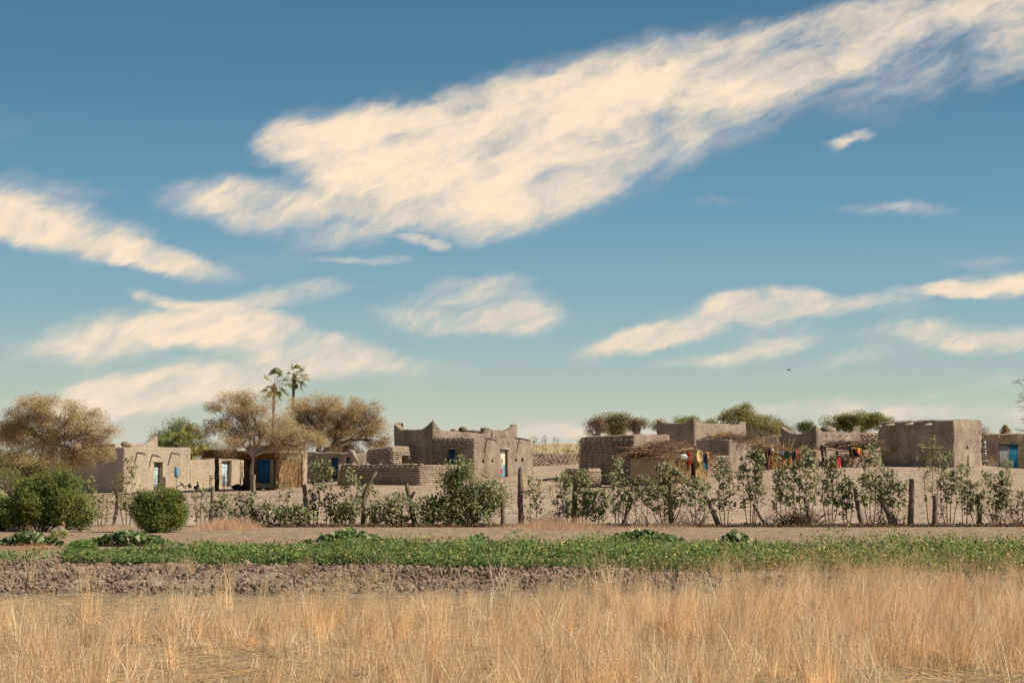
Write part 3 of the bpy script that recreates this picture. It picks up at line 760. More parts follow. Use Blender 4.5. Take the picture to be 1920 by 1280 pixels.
# --- brick annex
B = Blk((1190, 912, 118), 1087, 1257, 813.5)
BA = B
h = bthing('brick_house', 'tall square mud brick house with plain flat top left of the straw hut', 'house', B)
wall_mesh(B, h, MUD, tilt=(-.12, -.02, 0), wav=.06, uneven=.0); roof(B, h, MUD)
bricks(B, 'S', h, -.02, B.Lu+.04, tz(*B.c.xy)-.5, lambda k: B.zt-.14-.03*k+.05*nz(k*1.7, 9), BRICK, h=.145, prot=.08, gap=.034)
B = Blk((1103, 914, 115), 1058, 1126, 877)
w = bthing('brick_wall', 'short stub of mud brick wall in front of the tall brick house', 'wall', B)
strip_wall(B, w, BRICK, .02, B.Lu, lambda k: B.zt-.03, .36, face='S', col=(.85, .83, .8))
strip_wall(B, w, BRICK, .03, B.Lv, lambda k: B.zt-.03, .36, face='R', name='side_wall')
bm_ = bricks(B, 'S', w, -.03, B.Lu, tz(*B.c.xy)-.5, lambda k: B.zt+.03*nz(k*2, 4), BRICK, build=False)
bricks(B, 'R', w, -.03, B.Lv, tz(*B.c.xy)-.4, lambda k: B.zt+.04*nz(k*2, 8), BRICK, mb=bm_)

# --- tall horned house right of the annex and the lower room before it
B = Blk((1302, 882, 137), 1230, 1400, 792)
h = bthing('mud_house', 'tall mud house with three small horns behind the straw hut, green trees over it', 'house', B)
opq = [('R', 1318, 1320.5, 796, 802, 'box')]
wall_mesh(B, h, MUD, horns=[('C', .34, 1.0), ('L', .26, .9), ('R', .26, .8)], tilt=(0.02, -.04, 0), wav=.05); roof(B, h, MUD)
B = Blk((1368, 883, 128.5), 1304, 1432, 823)
h = bthing('mud_room', 'lower mud room with straw and branches on its roof before the tall horned house', 'room', B)
opq = [('R', 1387, 1393.5, 853, 862, 'tri')]
wall_mesh(B, h, MUD, openings=opq, tilt=(0, .02, 0)); roof(B, h, MUD, drop=.2)
for px, py in ((1384, 826.5), (1403, 826.5), (1413, 828)): beam(B, 'R', px, py, h, .5 if px < 1410 else .25, .05)
BR = B
mb = MB(); n = 420
P = np.array([list(B.px('S', random.uniform(1319, 1352), 822, -random.uniform(.5, 1.8))) for _ in range(n)]); P[:, 2] = B.zt + rng.uniform(-.15, .35, n)*np.clip(1-np.abs(P[:, 0]-P[:, 0].mean())/1.0, .1, 1)
D = rng.normal(size=(n, 3))*np.array([.5, .3, .18]) + np.array([.25, 0, .12]); sticks(mb, P, D, .012, colvar(n, lin(214, 178, 104), lin(190, 150, 90)))
o = mb.build('straw_pile', STRAW, base=P.mean(0)); tag(o, 'heap of golden straw lying on the roof of the lower mud room', 'straw')
mb = MB(); n = 500
P = np.array([list(B.px('S', random.uniform(1345, 1368), 822, -random.uniform(.4, 3.2))) for _ in range(n)]); P = np.vstack([P, np.array([list(B.px('R', random.uniform(1368, 1418), 822, -random.uniform(.3, 2))) for _ in range(n)])]); n *= 2
P[:, 2] = B.zt + rng.uniform(-.1, .22, n); D = rng.normal(size=(n, 3))*np.array([.45, .4, .12]); sticks(mb, P, D, .018, colvar(n, lin(150, 130, 112), lin(105, 90, 78)))
o = mb.build('branch_pile', STRAW, base=P.mean(0)); tag(o, 'grey dry branches spread on the roof of the lower mud room', 'branches')
B = Free((1312, 888, 123.5), (.9, .42, 0))
w = bthing('brick_wall', 'low sunlit mud brick wall right of the straw hut doorway', 'wall', B)
tf, k0, k1 = topline(B, 'R', [(1312, 852), (1367, 853)])
strip_wall(B, w, BRICK, k0, k1, lambda k: tf(k)-.03, .36); bricks(B, 'R', w, k0, k1, tz(*B.c.xy)-.3, lambda k: tf(k)+.03*nz(k*2, 3), BRICK, prot=.03)

# --- house D and its neighbours
B = Blk((1532, 878, 131), 1462, 1615, 809)
h = bthing('mud_house', 'mud house with sharply pointed corner horns behind the clothes rail', 'house', B)
opq = [('R', 1549-1.6, 1549+1.6, 814, 819.5, 'round'), ('R', 1574, 1577, 815, 818.5, 'box'), ('R', 1587, 1589, 815, 817.5, 'box')]
wall_mesh(B, h, MUD, horns=[('C', .42, 1.1), ('L', .48, .9), ('R', .50, 1.0)], tilt=(-.12, .0, 0), openings=opq, wav=.05); roof(B, h, MUD)
bricks(B, 'S', h, .1, B.Lu-.1, tz(*B.c.xy)-.3, lambda k: B.zt-.65+.1*nz(k, 3), BRICK, prot=.02)
mb = MB(); p = at(1552, 803, 134); lump(mb, (p.x, p.y, p.z-.2), .55, .5, .42, 2, (.8, .78, .76)); mb.build('roof_vent', MUD, h, smooth=True)
BD = B
B = Free((1415, 880, 134), (.98, .2, 0))
w = bthing('mud_wall', 'low shaded mud wall joining the left horn of the pointed house', 'wall', B)
tf, k0, k1 = topline(B, 'R', [(1418, 819), (1450, 818.5), (1463, 816)]); strip_wall(B, w, MUD, k0, k1, tf, .4, col=(.75, .73, .72))  # wall tint darkened so its colour carries the shade
B = Free((1606, 880, 138), (.98, .2, 0))
w = bthing('brick_wall', 'brownish brick wall filling the gap between pointed house and big plain block', 'wall', B)
tf, k0, k1 = topline(B, 'R', [(1606, 811), (1655, 811)]); strip_wall(B, w, BRICK, k0, k1, tf, .4, col=(1.02, .95, .88)); bricks(B, 'R', w, k0, k1, B.c.z, lambda k: tf(k)-.1, BRICK, prot=.03)
B = Free((1560, 880, 129.0), (.98, .2, 0))
w = bthing('mud_wall', 'low sunlit mud brick wall beneath the branch roofed shade', 'wall', B)
tf, k0, k1 = topline(B, 'R', [(1575, 853), (1600, 849), (1652, 848)]); strip_wall(B, w, BRICK, k0, k1, tf, .4); bricks(B, 'R', w, k0, k1, tz(*B.c.xy)-.3, lambda k: tf(k)-.02, BRICK, prot=.02)

# --- block F
B = Blk((1790, 876, 130), 1645, 1843, 786)
BFf = B
h = bthing('mud_house', 'big plain cracked mud block with beam ends under its rim, no horns', 'house', B)
opq = [('R', 1811.5, 1817, 833, 841, 'tri'), ('R', 1836.5, 1840, 806, 811.5, 'tri'), ('S', 1673, 1681.5, 837, 846.5, 'box', .5)]
wall_mesh(B, h, MUD3, tilt=(-.14, .03, .1), openings=opq, wav=.10, rough=.06); roof(B, h, MUD3, drop=.18, lift=.22)
for px, py, ln in ((1653, 799, .18), (1677, 795.5, .75), (1712, 794, .7), (1747, 795, .6)):
    k, z = B.fz('S', px, py); mb = MB(); p = B.pt('S', k, z, -.25); q = B.pt('S', k, z, .12) + Vector((-.75, -.5, -.10))*ln
    tube(mb, [p, B.pt('S', k, z, .1), q], [.09, .085, .075], 8, (.48, .42, .34)); mb.build('roof_beam', WOOD, h, smooth=True)
mb = MB(); n = 120; c = B.px('S', 1677, 842, -.05); P = np.array(c) + rng.normal(size=(n, 3))*.07; sticks(mb, P, rng.normal(size=(n, 3))*.09, .012, colvar(n, lin(220, 180, 110)))
o = mb.build('straw_stuffing', STRAW, base=c); tag(o, 'yellow straw stuffed in the eroded hole of the big cracked block', 'straw')
# pale stack in the gap, right of block F
mb = MB()
for i in range(9):
    p = at(1846.5, 868-i*4.4, 131.5); lump(mb, (p.x+random.uniform(-.05, .08), p.y, p.z), .16, .2, .075, i, (.45, .40, .35) if i % 3 == 1 else (.12, .10, .09), sub=1)
p0 = gpt(1846.5, 131.5)
tag(mb.build('sack_stack', SOIL, base=p0, smooth=True), 'narrow stack of dark and pale bundles in the gap between the two right houses', 'sacks')

# --- block G
G0 = at(1955, 882, 126.5)
B = Blk((1955, 882, 132.8), 1850, 1990, 812.5, ua=Vector((-.966, .259, 0)), va=Vector((.259, .966, 0)), Lv=4.0)
h = bthing('mud_house', 'dark mud house at the right edge with a half grey, half blue double door', 'house', B)
opq = [('S', 1872.5, 1909, 832.5, 882, 'box', .62)]
opq += [('S', x-1.3, x+1.3, y-1.3, y+1.3, 'round', .62) for x, y in ((1890.5, 817), (1857, 814.5))]
wall_mesh(B, h, MUD3, openings=opq, tilt=(.0, 0, 0), wav=.05, rough=.05); roof(B, h, MUD3)
door_leaf(B, 'S', 1873.5, 1890.5, 834, 881, WHITEP, h, off=-.10, planks=6, hside=.1)
door_leaf(B, 'S', 1891.5, 1908, 833, 881, BRIGHTB, h, off=-.10, planks=6, handle=False)
k, z = B.fz('S', 1873, 818.5); mb = MB(); tube(mb, [B.pt('S', k, z, -.2), B.pt('S', k, z, .14)], .065, 8, (.55, .48, .4)); mb.build('roof_beam', WOOD, h, smooth=True)
BG = B
# conical granary tip behind
p = at(1885, 811.5, 139); mb = MB(); n = 260
prof = [(.45, -1.9), (.44, -.1), (.36, .0), (.20, .22), (.08, .42), (.04, .56)]
V = []; 
for r_, z_ in prof:
    for k in range(16): V.append((p.x+r_*math.cos(k*math.pi/8), p.y+r_*math.sin(k*math.pi/8), p.z+z_))
F = [(i*16+k, i*16+(k+1) % 16, (i+1)*16+(k+1) % 16, (i+1)*16+k) for i in range(len(prof)-1) for k in range(16)]
mb.add(V, np.array(F), lin(150, 125, 95))
th = rng.uniform(0, 6.283, n); hh = rng.uniform(0, 1, n)
P = np.stack([p.x+.07*np.cos(th), p.y+.07*np.sin(th), np.full(n, p.z+.54)], 1); D = np.stack([.38*np.cos(th)*hh, .38*np.sin(th)*hh, -.56*hh+.1*rng.random(n)], 1)
sticks(mb, P, D, .015, colvar(n, lin(170, 140, 100), lin(120, 95, 70)))
o = mb.build('granary', STRAW, base=(p.x, p.y, p.z-1.9)); tag(o, 'pointed straw cone tip of a granary rising behind the right edge house', 'granary')
# ------------------------------------------------------------------ trees
def crown_tree(name, label, cat, Y, trunk, crowns, leafc, leafalt, nclump=70, perclump=150, lsize=.075, csig=.34, bark=None, group=None, twigs=4, gaps=0.0, base=None, asp=.6, trad=.16, flat=.7, vs=.17, limbs=7):
    """trunk: px polyline [(px,py),...] from base to fork; crowns: ellipses (px,py,rx,ry) in photo pixels at distance Y"""
    bark = bark or BARK; sc = Y/F_PX
    T = [at(x, y, Y) for x, y in trunk]
    T[0].z = min(T[0].z, tz(T[0].x, T[0].y)) - .15 if base is None else T[0].z
    root = thing(name, label, cat, (T[0].x, T[0].y, tz(T[0].x, T[0].y)), group)
    mb = MB(); n = len(T); dense = []
    for i in range(n-1):
        for k in range(4): dense.append(T[i].lerp(T[i+1], k/4) + Vector((random.uniform(-.03, .03), random.uniform(-.03, .03), 0)))
    dense.append(T[-1]); m = len(dense)
    tube(mb, dense, [trad*(1.25 if i == 0 else 1)*(1-.35*i/m) for i in range(m)], 8, jit=.2)
    C = []
    for i, (x, y, rx, ry) in enumerate(crowns):
        c = at(x, y, Y + random.uniform(-.3, .3)*rx*sc); nc = max(3, int(nclump*(rx*ry)/sum(a[2]*a[3] for a in crowns)))
        for _ in range(nc):
            v_ = rng.normal(size=3); v_ /= np.linalg.norm(v_); r_ = rng.random()**.42
            C.append((c.x+v_[0]*rx*sc*r_, c.y+v_[1]*rx*sc*.8*r_, c.z+v_[2]*ry*sc*r_))
    C = np.array(C); fork = np.array(T[-1])
    # limb nodes by farthest point choice
    K = min(limbs, len(C)); cen = C[rng.choice(len(C), K, replace=False)]
    for _ in range(5):
        a = np.argmin(np.linalg.norm(C[:, None]-cen[None], axis=2), axis=1)
        cen = np.array([C[a == k].mean(0) if (a == k).any() else cen[k] for k in range(K)])
    a = np.argmin(np.linalg.norm(C[:, None]-cen[None], axis=2), axis=1)
    fr = trad*.62
    for k in range(K):
        tgt = fork + (cen[k]-fork)*.72; br = bez(fork, tgt, (0, 0, .12*np.linalg.norm(tgt-fork)*random.uniform(.2, 1)), 6, .10)
        tube(mb, br, [fr*(1-.55*i/6) for i in range(7)], 6, jit=.2)
        for c in C[a == k]:
            s_ = br[random.choice((3, 4, 5, 6, 6))]; L_ = (Vector(c)-s_).length
            tube(mb, bez(s_, Vector(c), (random.uniform(-.1, .1)*L_, random.uniform(-.1, .1)*L_, .12*L_), 4, .05), [fr*.3, fr*.24, fr*.17, fr*.12, fr*.07], 4, cap=False)
    nT = len(C)*twigs
    P = C[rng.integers(0, len(C), nT)] + rng.normal(size=(nT, 3))*.05; D = rng.normal(size=(nT, 3))*np.array([1, 1, .7])*csig*1.1
    sticks(mb, P, D, .006, np.ones((nT, 3)))
    mb.build('trunk', bark, root, smooth=True)
    lb = MB(); sz = rng.uniform(.55, 1.45, len(C)); P = []
    for i, c in enumerate(C):
        q = int(perclump*sz[i]**2); d = rng.normal(size=(q, 3)); d /= np.linalg.norm(d, axis=1, keepdims=True); d *= (rng.random((q, 1))**.45)*np.array([1.75, 1.75, 1.75*flat])*csig*sz[i]; P.append(c + d)
    P = np.concatenate(P); nL = len(P)
    clv = np.repeat(rng.uniform(.78, 1.2, len(C)), [int(perclump*s_**2) for s_ in sz])[:, None]
    leaves(lb, P, lsize, np.clip(colvar(nL, leafc, leafalt, .08, vs)*clv, 0, 1), asp=asp)
    lb.build('crown', LEAF, root); return root
TAN, TAN2 = lin(164, 147, 113), lin(130, 124, 82)
OLV, OLV2 = lin(126, 122, 72), lin(92, 100, 58)
crown_tree('acacia_tree', 'tan leaved spreading tree at the left edge overhanging the shaded wall of the left house', 'tree', 103,
    [(103, 960), (101, 900), (96, 850), (98, 830)], [(60, 790, 55, 40), (110, 780, 62, 36), (165, 800, 48, 38), (185, 842, 30, 26), (30, 820, 42, 32), (115, 830, 70, 26), (70, 757, 16, 10), (0, 815, 40, 30), (150, 858, 46, 20), (55, 852, 46, 18), (200, 815, 16, 22)],
    TAN, TAN2, 185, 420, .060, .30, PALEBARK, twigs=8, trad=.17)
crown_tree('acacia_tree', 'tan bushy tree with a forked trunk at the front of the thatched shelter', 'tree', 116.5,
    [(474, 922), (473, 900), (472, 880), (474, 856)], [(440, 765, 44, 28), (480, 775, 52, 34), (430, 805, 46, 32), (520, 800, 50, 30), (565, 820, 40, 26), (490, 825, 62, 22), (402, 762, 20, 8), (455, 745, 30, 10), (600, 825, 22, 18), (540, 842, 40, 16), (430, 838, 36, 16), (395, 800, 18, 16)],
    lin(166, 147, 114), TAN2, 165, 400, .062, .30, PALEBARK, twigs=8, trad=.14)
crown_tree('acacia_tree', 'brown tree with dense dark left crown between the thin palms and the rightmost tan crown', 'tree', 137,
    [(592, 905), (595, 870), (596, 852), (600, 830)], [(580, 772, 48, 34), (560, 800, 34, 30), (610, 775, 36, 34), (620, 815, 40, 24)],
    lin(154, 134, 102), TAN2, 100, 420, .065, .34, BARK, twigs=8, trad=.24)
crown_tree('acacia_tree', 'broad tan tree whose drooping crown touches the horned main house side of the sky', 'tree', 134,
    [(608, 905), (600, 868), (606, 850), (625, 832)], [(665, 772, 48, 28), (690, 800, 38, 34), (650, 805, 45, 34), (700, 835, 30, 20), (640, 842, 45, 16), (660, 862, 30, 14), (725, 826, 12, 6), (620, 850, 30, 14)],
    lin(162, 141, 103), lin(128, 118, 72), 120, 420, .065, .32, BARK, twigs=9, trad=.2)
crown_tree('leafy_tree', 'dark green tree behind the left house roof and the fan palms', 'tree', 150,
    [(340, 905), (340, 860)], [(335, 805, 32, 20), (310, 820, 28, 18), (360, 815, 32, 22), (385, 835, 24, 22), (290, 832, 14, 12), (350, 840, 45, 18)],
    lin(108, 114, 78), lin(82, 92, 58), 70, 190, .10, .4, twigs=5)
crown_tree('leafy_tree', 'dark olive tree mass behind the trunk at the left edge, left of the shaded wall', 'tree', 116,
    [(20, 925), (22, 890)], [(20, 865, 48, 26), (-25, 860, 40, 32)], OLV, OLV2, 50, 200, .09, .42, twigs=4)
crown_tree('leafy_tree', 'sunlit olive tree mass low behind the big tan tree, touching the left house wall', 'tree', 117,
    [(80, 925), (80, 895)], [(75, 872, 42, 26), (100, 890, 24, 24), (50, 895, 45, 22)], lin(118, 110, 58), OLV2, 50, 200, .09, .42, twigs=4)
crown_tree('round_bush', 'dark green low bush at the foot of the left edge trees, behind the citrus bush', 'bush', 108,
    [(25, 945), (25, 930)], [(20, 905, 50, 22), (65, 915, 30, 16), (-30, 905, 30, 25)], lin(88, 92, 44), OLV2, 40, 190, .08, .36, twigs=3)
# right skyline
crown_tree('leafy_tree', 'round dark green tree above the tall brick house, between two greyer ones', 'tree', 165,
    [(1155, 870), (1155, 825)], [(1158, 790, 26, 17), (1150, 805, 26, 12)], lin(120, 114, 70), lin(90, 92, 54), 36, 361, .10, .38)
crown_tree('dry_tree', 'grey brown thorny tree left of the round green tree above the tall brick house', 'tree', 160,
    [(1118, 870), (1118, 825)], [(1118, 803, 18, 12), (1122, 790, 8, 6)], lin(128, 108, 90), lin(96, 88, 62), 20, 190, .09, .32, twigs=14)
crown_tree('dry_tree', 'grey brown thorny tree right of the round green tree above the tall brick house', 'tree', 160,
    [(1192, 870), (1192, 825)], [(1192, 798, 17, 13), (1206, 794, 9, 6)], lin(124, 106, 82), lin(96, 88, 62), 22, 209, .09, .32, twigs=14)
crown_tree('leafy_tree', 'pale green flat topped tree behind the tall horned house roof', 'tree', 160,
    [(1285, 870), (1285, 825)], [(1285, 792, 40, 9), (1240, 800, 16, 10), (1330, 797, 20, 6)], lin(118, 120, 66), lin(90, 94, 50), 36, 285, .09, .32)
crown_tree('leafy_tree', 'large dark olive tree right of the tall horned house', 'tree', 156,
    [(1400, 870), (1400, 830)], [(1380, 780, 36, 14), (1393, 768, 22, 11), (1420, 790, 34, 18), (1435, 805, 30, 16), (1352, 785, 14, 7), (1400, 805, 40, 16)], lin(134, 128, 80), lin(96, 100, 58), 80, 361, .10, .36)
crown_tree('dry_tree', 'small sparse brown shrub tree left of the pointed house horn', 'tree', 158,
    [(1460, 870), (1460, 830)], [(1462, 802, 16, 10), (1477, 806, 7, 6)], lin(124, 110, 76), lin(90, 90, 54), 18, 190, .09, .3, twigs=10)
crown_tree('leafy_tree', 'tiny dark green treetop above the middle of the pointed house', 'tree', 160,
    [(1510, 870), (1510, 830)], [(1509, 802, 14, 7), (1515, 799, 7, 4)], lin(92, 96, 56), lin(66, 74, 42), 16, 247, .09, .28)
crown_tree('leafy_tree', 'broad green tree behind the pointed house, left of the big plain block', 'tree', 152,
    [(1600, 870), (1600, 830)], [(1575, 794, 28, 12), (1600, 788, 28, 12), (1632, 789, 26, 13), (1600, 800, 50, 10), (1655, 788, 18, 8)], lin(118, 124, 62), lin(84, 94, 48), 74, 361, .10, .33)
crown_tree('dry_tree', 'thin brown shrub in the gap right of the big plain block', 'tree', 150,
    [(1842, 870), (1842, 830)], [(1846, 800, 8, 8), (1850, 812, 6, 8)], lin(140, 124, 96), None, 8, 57, .06, .2, twigs=16)
crown_tree('dry_bush', 'greyish dead bush on the wall top between the horned house and the pointed house', 'bush', 139,
    [(1405, 870), (1405, 835)], [(1410, 812, 14, 7), (1432, 816, 12, 5)], lin(120, 108, 98), lin(90, 80, 72), 16, 114, .08, .28, twigs=22)

# bare tree at the right edge
def bare(mb, p, d, ln, r, depth):
    if depth == 0 or r < .004: return
    q = p + d*ln; tube(mb, bez(p, q, Vector((random.uniform(-.12, .12), random.uniform(-.12, .12), random.uniform(-.05, .12)))*ln, 4), [r, r*.92, r*.85, r*.78, r*.7], 5 if r > .03 else 3, cap=False)
    for _ in range(random.choice((2, 3, 3))):
        ax = Vector((random.uniform(-1, 1), random.uniform(-1, 1), random.uniform(-.55, .6))); nd_ = (d + ax*.85).normalized()
        bare(mb, q, nd_, ln*random.uniform(.62, .88), r*.62, depth-1)
random.seed(11)
b0 = gpt(1975, 141); t_ = thing('bare_tree', 'leafless grey tree with drooping twigs reaching in at the right edge', 'tree', b0)
mb = MB(); f1_ = at(1965, 830, 141); tube(mb, bez(b0 - Vector((0, 0, .2)), f1_, (0, 0, 0), 6, .06), [.22, .2, .18, .17, .16, .15, .14], 8)
for tx, ty in ((1935, 800), (1940, 765), (1925, 730), (1955, 720), (1990, 740), (1912, 815), (1930, 705)):
    tg = at(tx, ty, 141+random.uniform(-.8, .8)); br = bez(f1_, tg, (0, 0, .25), 6, .08); tube(mb, br, [.075, .07, .06, .055, .05, .045, .04], 5)
    for j in (3, 4, 5, 6): 
        for _ in range(2): bare(mb, br[j], Vector((random.uniform(-1, .5), random.uniform(-.6, .6), random.uniform(-.5, .7))).normalized(), .48, .022, 5)
mb.build('trunk', PALEBARK, t_)

# fan palms
def frond(mb, c, d, ln, fanr, cols, droop=.5):
    d = Vector(d).normalized(); tip = Vector(c) + d*ln; tube(mb, bez(c, tip, (0, 0, .12*ln), 4), [.02, .018, .016, .014, .012], 4, cols[0])
    side = d.cross(Vector((0, 0, 1))); side = side.normalized() if side.length > .1 else Vector((1, 0, 0)); upv = side.cross(d)
    V = []; F = []; C = []
    n = 26
    for i in range(n):
        a = (-1 + 2*i/(n-1))*1.9; dd = d*math.cos(a) + side*math.sin(a) + upv*.15*math.cos(3*a)
        l_ = fanr*random.uniform(.8, 1.05); m1 = tip + dd*l_*.6; e = tip + dd*l_ - Vector((0, 0, droop*l_*random.uniform(.4, 1)))
        w = (dd.cross(upv)).normalized()*.028
        k = len(V); V += [tip-w*.3, tip+w*.3, m1+w, m1-w, e]; F.append((k, k+1, k+2, k+3)); cc = np.array(cols[i % 2])*random.uniform(.8, 1.2); C += [cc]*5
    T3 = [(i*5+3, i*5+2, i*5+4) for i in range(n)]
    mb.add(V, [np.array(F), np.array(T3)], np.array(C))
def palm(label, name, Y, trunk, fronds, rad=.13, g=(lin(112, 118, 42), lin(66, 82, 36)), thatch=True):
    T = [at(x, y, Y) for x, y in trunk]; T[0].z = tz(T[0].x, T[0].y) - .1
    t_ = thing(name, label, 'palm', (T[0].x, T[0].y, T[0].z+.1))
    mb = MB(); tube(mb, T, [rad*1.2] + [rad]*(len(T)-2) + [rad*.8], 8, jit=.25); mb.build('trunk', BARK, t_)
    fb = MB()
    for (px, py, s_, dep) in fronds:
        q = at(px, py, Y+dep); c = T[-1]; frond(fb, c, q-c, (q-c).length, s_, g if random.random() < .8 else (lin(138, 128, 70), lin(100, 96, 50)))
    if thatch:
        n = 60; P = np.array(T[-1])-np.array([0, 0, .1]) + rng.normal(size=(n, 3))*.08; D = np.stack([rng.normal(size=n)*.15, rng.normal(size=n)*.15, -rng.uniform(.3, .9, n)], 1)
        sticks(fb, P, D, .015, colvar(n, lin(140, 116, 78)))
    fb.build('fronds', LEAF, t_)
palm('left of two thin windblown palms above the tan trees', 'fan_palm', 150, [(511, 905), (512, 800), (514, 722)],
     [(501, 708, .55, 0), (497, 730, .5, .3), (504, 738, .5, -.3), (522, 705, .9, 0), (530, 712, .95, .4), (535, 720, .9, -.3), (528, 728, .7, .2), (524, 742, .6, 0), (534, 734, .6, 0), (516, 700, .8, .3), (506, 724, .5, .5), (510, 735, .5, -.6), (520, 735, .5, .6)], .12)
palm('right, taller of two thin windblown palms above the tan trees', 'fan_palm', 153, [(548, 905), (549, 780), (551, 703)],
     [(549, 690, .6, 0), (545, 700, .45, .2), (560, 696, .85, 0), (566, 702, .85, .4), (570, 708, .75, -.3), (558, 710, .5, 0), (566, 716, .6, .3), (564, 724, .6, 0), (555, 690, .6, .5), (552, 722, .4, .3)], .12)
palm('bushy fan palm rising behind the low pale wall, right of the left house roof', 'fan_palm', 142, [(358, 905), (357, 860), (354, 834)],
     [(348, 812, 1.0, 0), (358, 808, 1.0, .3), (366, 820, 1.0, -.3), (342, 826, .9, .2), (370, 834, .9, 0), (350, 840, .9, -.5), (362, 848, .9, 0), (338, 818, .8, .5), (356, 822, 1.0, -.8), (366, 844, .8, .5), (345, 836, .8, -.6), (374, 848, .6, .3)], .16,
     g=(lin(140, 136, 58), lin(84, 98, 48)))
palm('low fan palm clump behind the left house horn', 'fan_palm', 143, [(318, 905), (318, 850)],
     [(308, 826, .8, 0), (318, 820, .8, .3), (328, 828, .8, -.3), (302, 834, .7, .2), (330, 838, .7, 0), (314, 834, .8, -.5), (322, 836, .8, -.4)], .14, g=(lin(120, 122, 56), lin(72, 88, 46)), thatch=False)
palm('small young fan palm just above the low pale wall by the shelter roof', 'fan_palm', 139.5, [(378, 905), (378, 862)],
     [(372, 846, .6, 0), (380, 842, .6, .3), (387, 850, .6, -.3), (368, 854, .5, .2), (388, 858, .5, 0), (378, 852, .6, -.5)], .1, g=(lin(150, 146, 70), lin(92, 104, 54)), thatch=False)

# ------------------------------------------------------------------ citrus-like bushes in the field
GR, GR2 = lin(108, 122, 56), lin(62, 80, 38)
def bush(label, Y, base, crowns, n, per, ls=.07, sig=.2, c1=GR, c2=GR2, stems=9, name='bush', cat='bush'):
    sc = Y/F_PX; b0 = gpt(base[0], Y); b0.z = at(base[0], base[1], Y).z if False else b0.z
    root = thing(name, label, cat, b0); mb = MB(); lb = MB(); C = []
    for (x, y, rx, ry) in crowns:
        c = at(x, y, Y); k = max(3, int(n*rx*ry/sum(a[2]*a[3] for a in crowns)))
        for _ in range(k):
            v_ = rng.normal(size=3); v_ /= np.linalg.norm(v_); r_ = rng.random()**.33
            C.append((c.x+v_[0]*rx*sc*r_, c.y+v_[1]*rx*sc*.75*r_, max(c.z+v_[2]*ry*sc*r_, b0.z+.12)))
    C = np.array(C)
    for i in range(stems):
        q = Vector(C[rng.integers(len(C))]); s0 = b0 + Vector((random.uniform(-.25, .25), random.uniform(-.15, .15), -.08))
        tube(mb, bez(s0, q, (random.uniform(-.1, .1), 0, .15), 6, .03), [.03, .027, .024, .02, .017, .013, .008], 5, cap=False)
    mb.build('stems', BARK, root)
    sz = rng.uniform(.45, 1.7, len(C)); cnt = (per*sz).astype(int); dd = rng.normal(size=(cnt.sum(), 3)); dd /= np.linalg.norm(dd, axis=1, keepdims=True); P = np.repeat(C, cnt, axis=0) + dd*rng.random((cnt.sum(), 1))**.45*1.7*np.repeat(sz, cnt)[:, None]*sig
    P[:, 2] = np.maximum(P[:, 2], b0.z+.06)
    cl_ = np.repeat(rng.uniform(.75, 1.25, len(C)), cnt)[:, None]
    leaves(lb, P, ls, np.clip(colvar(len(P), c1, c2, .1, .3)*cl_, 0, 1), asp=.55); lb.build('foliage', LEAF, root); return root
bush('large rounded green citrus bush with bare stems at its foot, left of the field edge', 74.5, (84, 994), [(90, 945, 60, 36), (55, 955, 45, 30), (125, 955, 38, 30), (105, 915, 26, 20), (60, 920, 26, 16), (145, 975, 20, 16), (20, 965, 24, 22), (100, 975, 30, 15), (38, 905, 10, 8), (82, 898, 10, 7), (128, 900, 10, 9), (150, 938, 10, 9), (168, 962, 6, 9)], 250, 190, .075, .17, lin(112, 122, 58), lin(58, 72, 36), 14)
bush('green bush cut by the left picture edge', 75.5, (2, 990), [(-5, 955, 26, 26), (-20, 970, 40, 25), (12, 962, 18, 22)], 90, 170, .075, .17, GR, GR2, 10)
bush('round dense green bush standing alone before the fence, below the left house door', 73.8, (300, 996), [(300, 960, 46, 34), (280, 950, 26, 22), (322, 955, 24, 24), (300, 975, 44, 20), (266, 932, 9, 8), (337, 932, 10, 8), (303, 922, 12, 6), (326, 923, 8, 6), (347, 962, 6, 10)], 215, 190, .07, .15, lin(108, 118, 54), lin(58, 74, 36), 9)
bush('leafy upright branch rising behind the large citrus bush against the tree trunk', 76, (112, 990), [(112, 895, 12, 14), (118, 920, 16, 14), (140, 905, 7, 7)], 40, 130, .08, .13, GR, GR2, 5)

